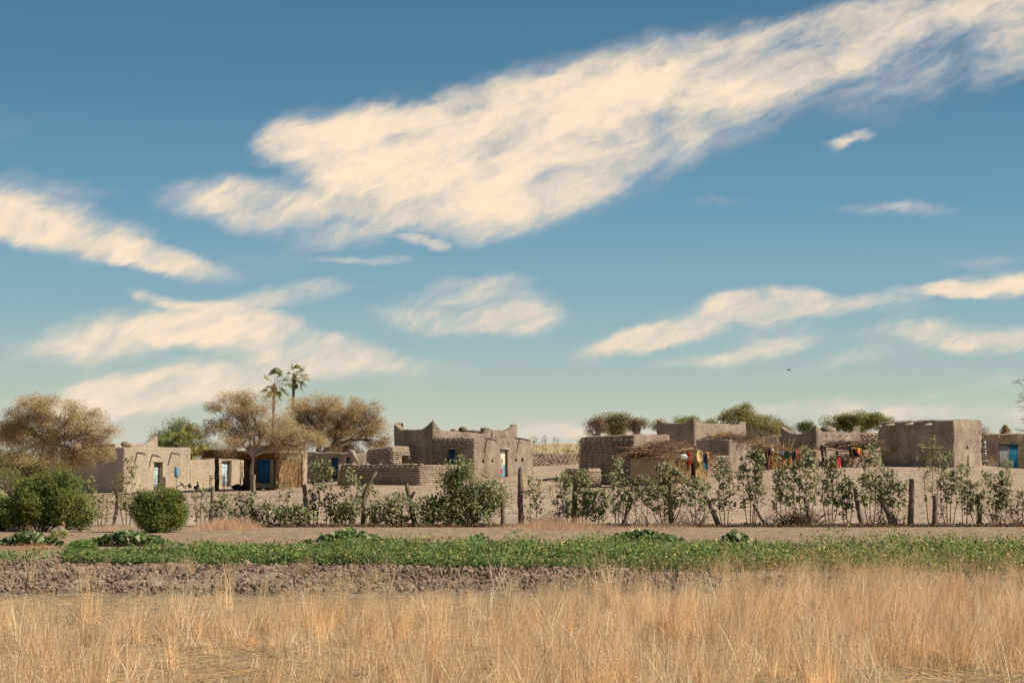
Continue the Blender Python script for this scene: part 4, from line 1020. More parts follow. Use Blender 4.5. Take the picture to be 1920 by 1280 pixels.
# ------------------------------------------------------------------ fence posts
POSTS = [((213, 982), (220, 925), 5.5, 'pale leaning post left of the round bush, under the left house corner'),
((392, 979), (399, 912), 8, 'thick grey post tilted right, below the metal stand'),
((579, 980), (570, 908), 9, 'knobby post wrapped in leaves below the straw screen'),
((479, 977), (475, 890), 9, 'pale tall post lined up with the forked tree trunk behind it'),
((781, 983), (762, 906), 8, 'dark forked post leaning left between two bushes, below the brick wall corner'),
((945, 976), (943, 936), 8, 'short dark stump right of the biggest fence bush'),
((979, 979), (975.5, 879), 9, 'tall straight weathered post with a split top, below the main house right end'),
((1076, 975), (1078, 895), 8.5, 'straight grey post with broken prongs left of the brick stub wall'),
((1168, 982), (1190, 896), 8, 'slim pale post slanting right below the tall brick house corner'),
((1259, 985), (1259, 905), 8, 'upright post buried in foliage below the straw hut'),
((1351, 985), (1322, 928), 8.5, 'post leaning strongly left below the straw hut doorway'),
((1440, 984), (1412, 945), 5, 'short thin stake leaning left, the thinnest in the fence'),
((1521, 986), (1508, 931), 9, 'dark broad post leaning left beside brown brushwood'),
((1618, 986), (1602, 915), 8, 'post leaning left under the tall leafy sapling clump below the shade roof'),
((1681, 986), (1650, 933), 12, 'thickest dark post, leaning hard to the left'),
((1706, 986), (1709, 897), 10, 'tall upright round topped post below the big plain block'),
((1751, 986), (1753, 928), 9, 'straight dark post right of the tall round topped one'),
((1836, 986), (1832, 926), 8, 'dark upright post near the right end of the fence')]
for i, (bp, tp, w_, lab) in enumerate(POSTS):
    Yp = 80.3 + random.uniform(-.4, .4); g_ = gpt(bp[0], Yp); p1 = at(tp[0], tp[1], Yp+random.uniform(-.2, .2)); r_ = w_/2*1.12*Yp/F_PX
    mb = MB(); pts_ = bez(g_ - Vector((0, 0, .2)), p1, (random.uniform(-.05, .05), 0, 0), 9, .02)
    col_ = lin(*( (150, 134, 114) if i in (0, 1, 3, 8) else (124, 110, 95)))
    tube(mb, pts_, [r_*(1.15-.35*k/9)*random.uniform(.9, 1.1) for k in range(10)], 9, col_, jit=.28)
    if i == 4: tube(mb, [pts_[6], pts_[6]+Vector((.14, 0, .22)), pts_[6]+Vector((.2, 0, .32))], [r_*.7, r_*.65, r_*.5], 7, col_, jit=.2)
    if i == 6 or i == 7:
        for s_ in (-1, 1): tube(mb, [p1, p1+Vector((s_*.05, 0, .12 if s_ > 0 else .05))], [r_*.5, r_*.12], 5, col_)
    o = mb.build('fence_post', WOOD, base=g_, smooth=True, sharp=.9); tag(o, lab, 'post', 'rough wooden posts of the fence')
g_ = gpt(680, 80.2); mb = MB(); P = [at(x, y, 80.2) for x, y in ((680, 984), (681, 960), (682, 935), (687, 915), (697, 898), (706, 884))]
tube(mb, P, [.09, .085, .08, .075, .065, .05], 8, lin(128, 112, 92), jit=.25)
tag(mb.build('fence_post', WOOD, base=g_, smooth=True), 'curved post bending right at its top before the long brick wall', 'post', 'rough wooden posts of the fence')

# ------------------------------------------------------------------ saplings of the living fence
LG, LG2 = lin(136, 142, 102), lin(74, 84, 54)
def sapling(label, px, ytop, w, bare_=.35, dens=1.0, base=984, lean=0, Y=None, nst=None, c1=LG, c2=LG2, ls=.135, name='sapling', grp='leafy saplings along the fence'):
    Y = Y or 80 + random.uniform(-.5, .9); sc = Y/F_PX; g_ = gpt(px, Y)
    root = thing(name, label, 'sapling', g_, grp); top = at(px+lean, ytop, Y); H = top.z - g_.z; W_ = w*sc
    mb = MB(); lb = MB(); nst = nst or max(2, int(w/11)); P = []
    for i in range(nst):
        f = (i+.5)/nst - .5; s0 = g_ + Vector((f*W_*.35, random.uniform(-.1, .1), -.08))
        hh = H*(1 - 1.1*abs(f)*random.uniform(.3, .8))
        e = Vector((g_.x + lean*sc*(hh/H) + f*W_*.8, g_.y + random.uniform(-.25, .25), g_.z+hh))
        st = bez(s0, e, (f*W_*.3, 0, 0), 8, .035); tube(mb, st, [.022*(1-.1*k) for k in range(9)], 5, lin(112, 98, 80), cap=False)
        for k in range(2, 9):
            if k/8 < bare_*random.uniform(.7, 1.1): 
                if random.random() < .3: tube(mb, bez(st[k], st[k]+Vector((random.uniform(-.35, .35), 0, random.uniform(.1, .4))), (0, 0, 0), 3, .02), [.009, .007, .006, .004], 3, lin(120, 104, 86), cap=False)
                continue
            for b_ in range(2):
                fk = .55+.9*math.sin(math.pi*min(1, max(0, (k/8-bare_*.7)/(1-bare_*.7)))); q = st[k] + Vector((random.uniform(-1, 1)*W_*.34*fk, random.uniform(-1, 1)*W_*.28*fk, random.uniform(.0, .35)*min(1, H*.4)))
                q.z = min(q.z, top.z-.05)
                tube(mb, bez(st[k], q, (0, 0, -.03), 3), [.010, .008, .006, .004], 3, lin(120, 108, 84), cap=False)
                n = int(random.choice((6, 18, 34))*dens); t2 = rng.random((n, 1))**.5; P.append(np.array(st[k])*(1-t2) + np.array(q)*t2 + rng.normal(size=(n, 3))*np.array([.07, .07, .075]))
    P = np.concatenate(P) if P else np.array([list(top)]); P[:, 2] = np.maximum(P[:, 2], g_.z+.05)
    mb.build('stems', WOOD, root)
    lt = rng.random()*.25+.85; leaves(lb, P, ls, np.clip(colvar(len(P), c1, c2, .08, .28)*lt, 0, 1), asp=.7); lb.build('foliage', LEAF, root); return root
DK, DK2 = lin(104, 114, 66), lin(68, 82, 48)
SAP = [
('slim sapling with a tufted top against the shaded wall of the left house', 170, 894, 22, .55, .6),
('bare twiggy sapling low beside the large citrus bush', 192, 925, 34, .3, .25),
('tall slender sapling crossing the left house corner between wall shade and sun', 238, 861, 40, .2, .75),
('thin sparse sapling left of the thick grey tilted post', 376, 915, 36, .3, .2),
('low sapling right of the thick grey tilted post', 418, 930, 34, .25, .5),
('low leafy sapling just left of the pale tall post', 456, 926, 40, .3, .55),
('low dark leafy clump right of the pale tall post', 505, 944, 50, .1, .5),
('tall sparse sapling before the straw screen', 531, 905, 30, .45, .45),
('low dark clump left of the knobby leaf wrapped post', 555, 946, 46, .1, .5),
('tall green sapling left of the deep blue door under the big tree', 592, 858, 26, .1, 1.0),
('tall green sapling hard against the deep blue door under the big tree', 616, 856, 26, .15, .9),
('low scrub at the foot of the blue door, behind the fence', 640, 945, 44, .1, .5),
('dense upright sapling before the left half of the long brick wall', 657, 880, 40, .12, 1.0),
('leafy sapling hugging the curved post', 694, 908, 34, .2, .6),
('low clump right of the curved post', 718, 945, 40, .1, .5),
('spreading sapling left of the dark forked post', 748, 925, 52, .15, .75),
('low sapling right of the dark forked post', 794, 932, 34, .15, .9),
('very dark compact sapling left of the biggest fence bush', 817, 930, 28, .08, 1.3),
('sapling right of the tall straight split post', 1000, 893, 30, .3, .7),
('leafy sapling before the pale stick rack', 1056, 888, 40, .2, .9),
('sapling just right of the prong topped post', 1092, 884, 34, .25, .9),
('low sapling below the brick stub wall', 1122, 920, 36, .25, .8),
('tall sapling against the tall brick house', 1160, 864, 34, .25, .85),
('sapling right of the slim pale slanting post', 1203, 893, 42, .4, .8),
('widest leafy sapling of the fence, in front of the clay side of the straw hut', 1250, 872, 74, .3, 1.3),
('sapling before the straw hut doorway', 1308, 896, 44, .4, .8),
('narrow upright sapling right of the straw hut and the strongly leaning post', 1358, 862, 34, .35, 1.0),
('tall sapling with a second tuft leaning right over the mud room corner', 1406, 850, 40, .35, 1.0),
('slim sapling before the orange reed screen', 1464, 858, 34, .4, .9),
('broad sapling below the clothes rail', 1508, 842, 56, .35, 1.0),
('sapling left of the post under the red clothed person', 1556, 852, 44, .35, 1.0),
('short sapling between two leaning dark posts, below the shade roof left end', 1588, 895, 34, .35, .8),
('tallest leafy sapling clump, below the coloured cloth', 1636, 838, 54, .3, 1.15),
('sapling leaning over the thickest dark post', 1668, 880, 48, .4, .9),
('feathery paler sapling tallest before the big plain block', 1747, 822, 42, .4, 1.0),
('green sapling behind the straight dark post before the big block', 1778, 848, 44, .35, 1.1),
('sparse sapling below the sunlit face of the big block', 1808, 858, 28, .4, .7),
('low sapling at the dark upright post near the right end', 1830, 905, 34, .35, .9),
('broad low sapling below the double door', 1872, 886, 54, .3, 1.0),
('brownish sapling at the right picture edge', 1912, 918, 46, .3, .8),
]
for i, (lab, px, yt, w_, ba, de) in enumerate(SAP):
    kw = {}
    if 'feathery' in lab or 'brownish' in lab: kw = dict(c1=lin(136, 134, 96), c2=lin(96, 100, 64), ls=.10)
    elif 'dark' in lab.split('post')[0][:20]: kw = dict(c1=DK, c2=DK2)
    elif i < 3: kw = dict(c1=lin(128, 132, 84), c2=lin(92, 100, 60), ls=.11)
    sapling(lab, px, yt, w_*(1.25 if w_ > 30 and yt > 925 else 1), ba, de*(.72 if 5 <= i < 20 else .95), **kw)
sapling('slanting leafy shoot rising beside the tall sapling over the mud room corner', 1412, 836, 22, .5, 1.0, lean=18, nst=2)
sapling('small pale sprig before the double blue and grey door', 1890, 858, 14, .1, .8, Y=118, c1=lin(150, 154, 120), c2=lin(110, 116, 80), ls=.08, nst=2)
bush('biggest bush of the fence line, leafy from ground to top before the main house corner', 80.2, (880, 984), [(872, 925, 34, 45), (850, 935, 26, 44), (905, 935, 34, 38), (870, 875, 20, 18), (925, 925, 20, 24), (880, 965, 55, 18), (845, 895, 14, 20)], 150, 70, .11, .18, lin(132, 138, 92), lin(72, 86, 52), 16, name='large_bush')
for lab, px, ty_, n in (('dead branches tangled low between the tall split post and the prong topped post', 1030, 950, 40), ('brown brushwood heaped beside the dark broad post', 1500, 950, 110), ('thin dead twigs low right of the leaning thin stake', 1462, 952, 50),
    ('dead twigs crossing low behind the thickest dark post', 1660, 950, 45), ('bare sticks laid low at the right end of the fence', 1880, 952, 40), ('dead twig tangle below the straw hut', 1290, 955, 36), ('dead twigs low at the slim pale post', 1215, 955, 24)):
    g_ = gpt(px, 80.4); mb = MB()
    for _ in range(n):
        a0 = g_ + Vector((random.uniform(-.75, .75), random.uniform(-.4, .4), random.uniform(0, .2))); a1 = a0 + Vector((random.uniform(-.9, .9), random.uniform(-.3, .3), random.uniform(.05, .65)))
        tube(mb, bez(a0, a1, (0, 0, random.uniform(-.1, .2)), 5, .04), [.014, .013, .011, .009, .007, .005], 3, lin(*random.choice([(112, 96, 80), (136, 108, 82), (92, 80, 68)])), cap=False)
    if 'brown' in lab:
        q = 900; leaves(mb, np.array(g_) + np.abs(rng.normal(size=(q, 3)))*np.array([.35, .3, .25])*np.array([1, 1, 1]) + np.array([-.2, 0, 0]), .06, colvar(q, lin(140, 100, 68), lin(110, 84, 60)))
    tag(mb.build('brushwood', WOOD, base=g_), lab, 'branches')
# twigs with leaves on the dune
for k, (px, py) in enumerate(((1002, 826), (1012, 826), (1022, 820), (1042, 823), (1050, 822), (1065, 835), (1078, 830), (1086, 842), (1050, 842))):
    Yq = 150 + k*2 if k < 8 else 146; 
for lab, px, py, w_, Yq in (('tiny leafy shrub on the dune just right of the main house', 1003, 818, 12, 152), ('small leafy twigs against the horizon cloud, second on the dune', 1020, 815, 14, 155), ('forked leafy twig on the middle of the dune', 1043, 818, 14, 158),
    ('low green shrubs on the sand slope before the brick house', 1066, 832, 26, 146), ('taller sprig beside the left edge of the tall brick house', 1084, 822, 12, 150)):
    sapling(lab, px, py, w_, .6 if w_ < 20 else .45, .28, Y=Yq, c1=lin(140, 138, 84), c2=lin(92, 100, 58), ls=.12, grp='small shrubs on the dune', nst=2 if w_ < 20 else 4, name='shrub')
# ------------------------------------------------------------------ thatched shelter
def px3(x, y, Y): return at(x, y, Y)
sh = thing('thatched_shelter', 'flat thatched shade shelter on dark wooden posts before the blue doored house', 'shelter', gpt(450, 118.5))
zR = at(450, 850, 118).z
mb = MB(); n = 2600; x0 = at(384, 850, 118).x; x1 = at(524, 850, 118).x
P = np.stack([rng.uniform(x0, x1, n), rng.uniform(117.6, 121.6, n), np.full(n, zR)], 1); xx = (P[:, 0]-x0)/(x1-x0)
P[:, 2] += .10*np.sin(xx*7) - .12*xx + rng.uniform(-.09, .12, n); D = rng.normal(size=(n, 3))*np.array([.45, .12, .04])
sticks(mb, P, D, .02, colvar(n, lin(150, 118, 84), lin(112, 88, 64)))
boxb(mb, (x0, 117.8, zR-.16), (x1-x0, 0, -.1), (0, 3.7, 0), (0, 0, .12), lin(100, 80, 60)); mb.build('thatch_roof', STRAW, sh)
for pxx, w_, Yq in ((407, .13, 117.9), (463, .15, 118.0), (471, .12, 118.1), (516, .08, 118.2)):
    g_ = gpt(pxx, Yq); mb = MB(); tube(mb, bez(g_-Vector((0, 0, .2)), Vector((g_.x+random.uniform(-.06, .06), Yq, zR-.1)), (0, 0, 0), 6, .03), [w_*1.1]*3+[w_]*4, 8, lin(70, 58, 48), jit=.2); mb.build('post', WOOD, sh, smooth=True)
for Yq in (118.0, 119.7, 121.3):
    mb = MB(); tube(mb, bez(Vector((x0-.1, Yq, zR-.18)), Vector((x1+.1, Yq, zR-.3)), (0, 0, -.04), 8, .04), .075, 7, lin(96, 78, 60)); mb.build('rafter', WOOD, sh, smooth=True)
mb = MB(); p0 = gpt(466, 120.5); sticks(mb, np.array(p0)+rng.normal(size=(50, 3))*np.array([.25, .3, .05]), np.stack([rng.normal(size=50)*.15, rng.normal(size=50)*.1, rng.uniform(1.2, 2.2, 50)], 1), .025, colvar(50, lin(74, 60, 48)))
tag(mb.build('stick_bundle', WOOD, base=p0), 'dark bundle of sticks leaning under the thatched shelter left of the blue door', 'sticks')
# straw screen
sc_ = thing('straw_screen', 'tattered straw and stick screen leaning on the mud house right of the blue door', 'screen', gpt(545, 121.2))
A_ = gpt(523, 121.3); Bv = at(567, 860, 123.4) - at(523, 860, 121.3); Bv.z = 0; zt = at(540, 852, 121.5).z
for rep, (cc, nn_) in enumerate(((lin(188, 156, 118), 1500), (lin(130, 104, 78), 700))):
    mb = MB() if rep == 0 else mb
    t_ = rng.random(nn_); P = np.stack([A_.x+Bv.x*t_, A_.y+Bv.y*t_-.02-.08*rng.random(nn_), A_.z-.1+rng.uniform(-.05, 1.35, nn_)], 1)
    D = np.stack([rng.normal(size=nn_)*.07, rng.normal(size=nn_)*.03, rng.uniform(.35, .8, nn_)], 1); sticks(mb, P, D, .017, colvar(nn_, cc, None, .06, .3))
mb.build('straw_mat', STRAW, sc_)
for hz in (.35, 1.0, 1.65):
    mb = MB(); p = Vector((A_.x-.1, A_.y-.13, A_.z+hz)); tube(mb, bez(p, p+Bv*1.02+Vector((0, 0, random.uniform(-.15, .2))), (0, 0, .03), 7, .04), .022, 5, lin(196, 164, 124)); mb.build('cross_stick', WOOD, sc_)
mb = MB(); p = gpt(566, 123.0); tube(mb, bez(p-Vector((0, .2, 0)), Vector((p.x, p.y-.15, zt+.1)), (0, 0, 0), 6, .03), .05, 6, lin(100, 78, 60), jit=.3); mb.build('side_post', WOOD, sc_)
# things under the shelter
mb = MB(); p = gpt(449, 117.6)
for i in range(9): lump(mb, (p.x+random.uniform(-.35, .35), p.y+random.uniform(-.2, .2), p.z+.12+random.uniform(0, .14)), random.uniform(.1, .26), .2, random.uniform(.1, .2), i, (.02, .018, .02))
tag(mb.build('charcoal_heap', SOIL, base=p, smooth=True), 'black heap of charcoal at the shelter foot right of the second pale door', 'heap')
mb = MB(); p = gpt(500, 117.2)
for i in range(10): lump(mb, (p.x+random.uniform(-.6, .5), p.y+random.uniform(-.2, .2), p.z+.06), random.uniform(.08, .22), .12, random.uniform(.06, .12), i, lin(*random.choice([(110, 90, 72), (80, 66, 56), (150, 126, 100)])))
tag(mb.build('debris', SOIL, base=p, smooth=True), 'low jumble of pots and wood before the deep blue door in the shelter shade', 'debris')
# stone platform shadow strip under shelter: a low mud bench
# metal stand
st = thing('metal_stand', 'empty dark metal stand with four thin legs before the white door', 'stand', gpt(406, 115))
Yq = 115; g0 = gpt(393.5, Yq); g1 = gpt(419, Yq); zt_ = at(406, 891.5, Yq).z
mb = MB()
for dz in (0, -.14):
    for (a_, b_) in (((g0.x, Yq), (g1.x, Yq)), ((g1.x, Yq), (g1.x, Yq+.5)), ((g1.x, Yq+.5), (g0.x, Yq+.5)), ((g0.x, Yq+.5), (g0.x, Yq))):
        tube(mb, [Vector((a_[0], a_[1], zt_+dz)), Vector((b_[0], b_[1], zt_+dz))], .02, 4)
mb.build('frame', IRON, st)
for (x, y) in ((g0.x, Yq), (g1.x, Yq), (g0.x, Yq+.5), (g1.x, Yq+.5)):
    mb = MB(); tube(mb, [Vector((x, y, tz(x, y)-.05)), Vector((x, y, zt_+.02))], .02, 5)
    s_ = 1 if x == g0.x else -1; tube(mb, [Vector((x, y, zt_-.32)), Vector((x+s_*.14, y, zt_-.15))], .014, 4); mb.build('leg', IRON, st)
# blue tin box on a pole
bx_ = thing('pole_box', 'faded light blue tin box on a thin pole against the left house wall', 'box', gpt(331, 126.6))
Yq = 126.6; a_ = at(327, 893, Yq); b_ = at(335.5, 875.5, Yq); mb = MB()
w2 = (b_.x-a_.x)/2; cx_ = (a_.x+b_.x)/2; pr = []
for z_, f in ((a_.z, .92), (a_.z+.04, 1), (b_.z-.04, 1), (b_.z, .9)):
    for sx_, sy_ in ((-1, -1), (1, -1), (1, 1), (-1, 1)): pr.append((cx_+sx_*w2*f, Yq+sy_*w2*.7*f, z_))
F = [(i*4+k, i*4+(k+1) % 4, (i+1)*4+(k+1) % 4, (i+1)*4+k) for i in range(3) for k in range(4)] + [(3, 2, 1, 0), (12, 13, 14, 15)]
mb.add(pr, np.array(F)); mb.build('tin_case', plain('faded_blue_tin', lin(128, 176, 200), .5, 14, .12), bx_)
mb = MB(); boxb(mb, (a_.x+.02, Yq-w2*.5, a_.z-.05), (2*w2-.04, 0, 0), (0, w2, 0), (0, 0, .045)); mb.build('base_rim', IRON, bx_)
mb = MB(); tube(mb, [Vector((cx_, Yq, tz(cx_, Yq)-.1)), Vector((cx_, Yq, a_.z-.04))], .018, 5, lin(120, 100, 84)); mb.build('pole', WOOD, bx_)
mb = MB(); tube(mb, [Vector((b_.x+.02, Yq, b_.z-.02)), Vector((b_.x+.08, Yq, b_.z-.3)), Vector((b_.x+.1, Yq, a_.z-.02))], .014, 4, lin(110, 64, 40)); mb.build('strap', WOOD, bx_)
# pink basin, scrap frame
Yq = 125.3; g_ = gpt(321.5, Yq); mb = MB()
prof = [(.12, .0), (.24, .10), (.29, .17), (.27, .16), (.22, .09), (.10, .02)]
V = [(g_.x+r_*math.cos(k*math.pi/10), g_.y-.06+r_*math.sin(k*math.pi/10)*.95, g_.z+z_+.02) for r_, z_ in prof for k in range(20)]
F = [(i*20+k, i*20+(k+1) % 20, (i+1)*20+(k+1) % 20, (i+1)*20+k) for i in range(5) for k in range(20)] + []
mb.add(V, [np.array(F), np.array([[100+k for k in range(20)]])]); tag(mb.build('basin', plain('pink_plastic', lin(196, 96, 110), .4, 3, .1), base=g_, smooth=True), 'pink plastic basin on the ground left of the thin pole', 'basin')
Yq = 125.2; g_ = gpt(346, Yq); t_ = thing('hand_plough', 'black metal plough frame with a crooked beam lying beside the pole', 'plough', g_)
mb = MB()
for pts_ in (((331, 913), (338, 909), (343, 907)), ((337, 903), (341, 908), (345, 914)), ((341, 905), (347, 912), (355, 908), (356, 905)), ((347, 912), (348, 916)), ((355, 906), (356, 914))):
    tube(mb, [at(x, y, Yq) for x, y in pts_], .03, 5)
mb.build('beam', IRON, t_)
mb = MB(); p = at(355.7, 911, Yq); boxb(mb, (p.x-.08, Yq-.05, p.z-.12), (.2, .05, 0), (0, .06, 0), (-.04, 0, .25)); mb.build('share', IRON, t_)

# ------------------------------------------------------------------ people and dog (one continuous skinned body each)
def skinned(name, pts_, edges, radii, mat, parent, root_i=0, sub=2, cols=None):
    me = bpy.data.meshes.new(name); o0 = root_loc(parent)
    me.from_pydata([tuple(Vector(p)-o0) for p in pts_], edges, []); ob = bpy.data.objects.new(name, me); COL.objects.link(ob); ob.parent = parent
    sk = ob.modifiers.new('s', 'SKIN'); 
    for i, sv in enumerate(me.skin_vertices[0].data):
        r_ = radii[i]; sv.radius = (r_, r_) if isinstance(r_, (int, float)) else r_; sv.use_root = (i == root_i)
    ss = ob.modifiers.new('ss', 'SUBSURF'); ss.levels = sub; ss.render_levels = sub
    bpy.context.view_layer.update(); dg = bpy.context.evaluated_depsgraph_get(); nm = bpy.data.meshes.new_from_object(ob.evaluated_get(dg))
    ob.modifiers.clear(); ob.data = nm; nm.name = name; nm.materials.clear(); nm.materials.append(mat)
    nm.polygons.foreach_set('use_smooth', [True]*len(nm.polygons)); return ob
def person_sit(label, g_, H, robe, face=-1.0, hide_robe=False, scarf=None):
    """figure sitting on the ground, knees drawn up; H = height of the seated figure"""
    k = H/.9; t_ = thing('person', label, 'person', g_); f = face
    def q(x, y, z): return Vector((g_.x + f*x*k, g_.y + y*k, g_.z + z*k))
    pts_ = [q(0, 0, .12), q(-.02, 0, .32), q(0, 0, .50), q(.03, 0, .58), q(.05, 0, .66), q(.06, -.01, .80),   # pelvis..head
            q(.0, -.17, .50), q(.10, -.20, .30), q(.27, -.12, .30), q(.33, -.10, .31),
            q(.0, .17, .50), q(.10, .20, .30), q(.27, .12, .30), q(.33, .10, .31),
            q(.05, -.10, .12), q(.38, -.13, .42), q(.40, -.13, .08), q(.50, -.13, .04),
            q(.05, .10, .12), q(.38, .13, .42), q(.40, .13, .08), q(.50, .13, .04)]
    E = [(0, 1), (1, 2), (2, 3), (3, 4), (4, 5), (2, 6), (6, 7), (7, 8), (8, 9), (2, 10), (10, 11), (11, 12), (12, 13), (0, 14), (14, 15), (15, 16), (16, 17), (0, 18), (18, 19), (19, 20), (20, 21)]
    R_ = [.13, .115, .13, .06, .055, .095, .06, .045, .032, .03, .06, .045, .032, .03, .10, .06, .04, .035, .10, .06, .04, .035]
    skinned('body', pts_, E, [r_*k for r_ in R_], SKIN, t_)
    mb = MB()   # face: nose, ears
    hd = q(.06, -.01, .80)
    lump(mb, (hd.x+f*.10*k, hd.y, hd.z-.01*k), .02*k, .018*k, .025*k, 1, sub=1, rough=.05)
    for s_ in (-1, 1): lump(mb, (hd.x, hd.y+s_*.095*k, hd.z), .02*k, .012*k, .03*k, 1, sub=1, rough=.05)
    mb.build('face_features', SKIN, t_, smooth=True)
    mb = MB(); lump(mb, (hd.x-f*.02*k, hd.y, hd.z+.03*k), .105*k, .105*k, .10*k, 2, rough=.06, sub=3); mb.build('head_cover' if scarf else 'hair', scarf or BLACK, t_, smooth=True)
    if not hide_robe:
        pr = [(0.05, 0, .0, .27, .27), (.08, 0, .15, .27, .27), (.09, 0, .32, .24, .25), (.03, 0, .45, .17, .225), (.0, 0, .55, .13, .17), (.02, 0, .62, .07, .08)]
        V = []
        for (cx_, cy_, z_, a_, b_) in pr:
            for i in range(24):
                th = i*math.pi/12; w_ = 1+.07*math.sin(th*7+z_*6); V.append(q(cx_+a_*w_*math.cos(th), cy_+b_*w_*math.sin(th), z_))
        F = [(j*24+i, j*24+(i+1) % 24, (j+1)*24+(i+1) % 24, (j+1)*24+i) for j in range(len(pr)-1) for i in range(24)]
        mb = MB(); mb.add(V, np.array(F)); mb.build('robe', robe, t_, smooth=True)
    return t_
RED = cloth('red_cloth', lin(178, 30, 40)); 
g_ = gpt(1571, 124.6); person_sit('person in a bright red robe sitting under the branch roofed shade', g_, 1.02, RED, face=-1.0, scarf=cloth('dark_scarf', (.03, .025, .03)))
g_ = gpt(371, 123.5); person_sit('person in dark clothes sitting on the ground before the low pale wall', g_, .52, cloth('black_cloth', (.022, .02, .022)), face=-1.0)
mb = MB(); p = gpt(380, 123.6); boxb(mb, (p.x-.15, p.y-.2, p.z-.03), (.75, .1, 0), (0, .5, 0), (0, 0, .09), (.03, .028, .028), .01); tag(mb.build('ground_mat', SOIL, base=p), 'thin dark mat on the ground right of the seated dark figure', 'mat')
# dog under the citrus bush
g_ = gpt(111, 73.6); t_ = thing('dog', 'brown and grey white dog lying under the large citrus bush, paws to the right', 'dog', g_)
def q(x, y, z): return Vector((g_.x+x, g_.y+y, g_.z+z))
pts_ = [q(-.18, 0, .12), q(0, 0, .14), q(.12, -.01, .17), q(.16, -.03, .26), q(.17, -.05, .33), q(.25, -.09, .30),
        q(.15, -.10, .10), q(.30, -.12, .05), q(.40, -.13, .035), q(.17, .07, .10), q(.32, .06, .06), q(.42, .05, .05),
        q(-.16, -.10, .09), q(-.02, -.15, .07), q(.06, -.17, .035), q(-.16, .1, .09), q(-.03, .14, .06), q(.06, .15, .035),
        q(-.30, 0, .08), q(-.40, -.04, .04), q(.13, -.10, .40), q(.13, 0.0, .40)]
E = [(0, 1), (1, 2), (2, 3), (3, 4), (4, 5), (2, 6), (6, 7), (7, 8), (2, 9), (9, 10), (10, 11), (0, 12), (12, 13), (13, 14), (0, 15), (15, 16), (16, 17), (0, 18), (18, 19), (4, 20), (4, 21)]
R_ = [.12, .115, .11, .07, .075, .035, .045, .03, .025, .045, .03, .025, .07, .035, .025, .07, .035, .025, .025, .012, .02, .02]
dm, dt, db = newmat('dog_fur'); sp_ = dt.nodes.new('ShaderNodeSeparateXYZ'); dt.links.new(objcoord(dt), sp_.inputs[0])
mrz = dt.nodes.new('ShaderNodeMapRange'); dt.links.new(sp_.outputs[2], mrz.inputs[0]); mrz.inputs[1].default_value = g_.z+.20; mrz.inputs[2].default_value = g_.z+.26
dt.links.new(tmix(dt, 'MIX', mrz.outputs[0], (0.36, 0.31, 0.25), (0.36, 0.18, 0.085)), db.inputs['Base Color']); db.inputs['Roughness'].default_value = .9
skinned('body', pts_, E, R_, dm, t_)
# grey stone by the left bush
g_ = gpt(26, 74.2); mb = MB(); lump(mb, (g_.x, g_.y, g_.z+.06), .13, .12, .12, 4, lin(120, 122, 128)); tag(mb.build('stone', SOIL, base=g_, smooth=True), 'rounded grey blue stone under the bushes at the left edge', 'stone')

# ------------------------------------------------------------------ straw hut right of the brick house
CLAY = mud('smooth_clay', (0.50, 0.37, 0.235), var=.1, streak=.1, bump=.02)
hut = thing('straw_hut', 'low hut with smooth clay side, bundled straw front, black doorway and messy thatch', 'hut', gpt(1241, 113.5))
cR = at(1241, 880, 113.5); cL = at(1184, 880, 114.5); cE = at(1326, 880, 117.2); cB = cL + (cE-cR)
zT = at(1241, 857, 113.5).z
def wallstrip(pa, pb, zt_, th, mat, name, bul=.12, nn_=26, nz_=12, parent=hut, rag=.02):
    V = []; d = Vector((pb.x-pa.x, pb.y-pa.y, 0)); nrm = Vector((d.y, -d.x, 0)).normalized()
    for side in (0, 1):
        for j in range(nz_+1):
            for i in range(nn_+1):
                p = pa.lerp(pb, i/nn_); zb = tz(p.x, p.y)-.2; f = j/nz_; z_ = zb + (zt_+rag*nz(i*.9, 2)-zb)*f
                o = (bul*math.sin(math.pi*min(1, f*1.05))*(.6+.4*math.sin(math.pi*i/nn_)) + .03*nz(p.x*2, z_*2, p.y)) if side == 0 else -th
                V.append((p.x+nrm.x*o, p.y+nrm.y*o, z_))
    w_ = nn_+1; s_ = w_*(nz_+1); F = []
    for j in range(nz_):
        for i in range(nn_):
            a = j*w_+i; F += [(a, a+1, a+w_+1, a+w_), (s_+a, s_+a+w_, s_+a+w_+1, s_+a+1)]
    for i in range(nn_): F += [(nz_*w_+i, nz_*w_+i+1, s_+nz_*w_+i+1, s_+nz_*w_+i)]
    for j in range(nz_): F += [(j*w_, (j+1)*w_, s_+(j+1)*w_, s_+j*w_), (j*w_+nn_, s_+j*w_+nn_, s_+(j+1)*w_+nn_, (j+1)*w_+nn_)]
    mb = MB(); mb.add(V, np.array(F)); return mb.build(name, mat, parent, smooth=True, sharp=.9)
wallstrip(cL, cR, zT+.02, .2, CLAY, 'clay_wall', .22)
wallstrip(cB, cL, zT, .2, CLAY, 'back_wall', .0)
wallstrip(cE, cB, zT, .2, CLAY, 'rear_wall', .0)
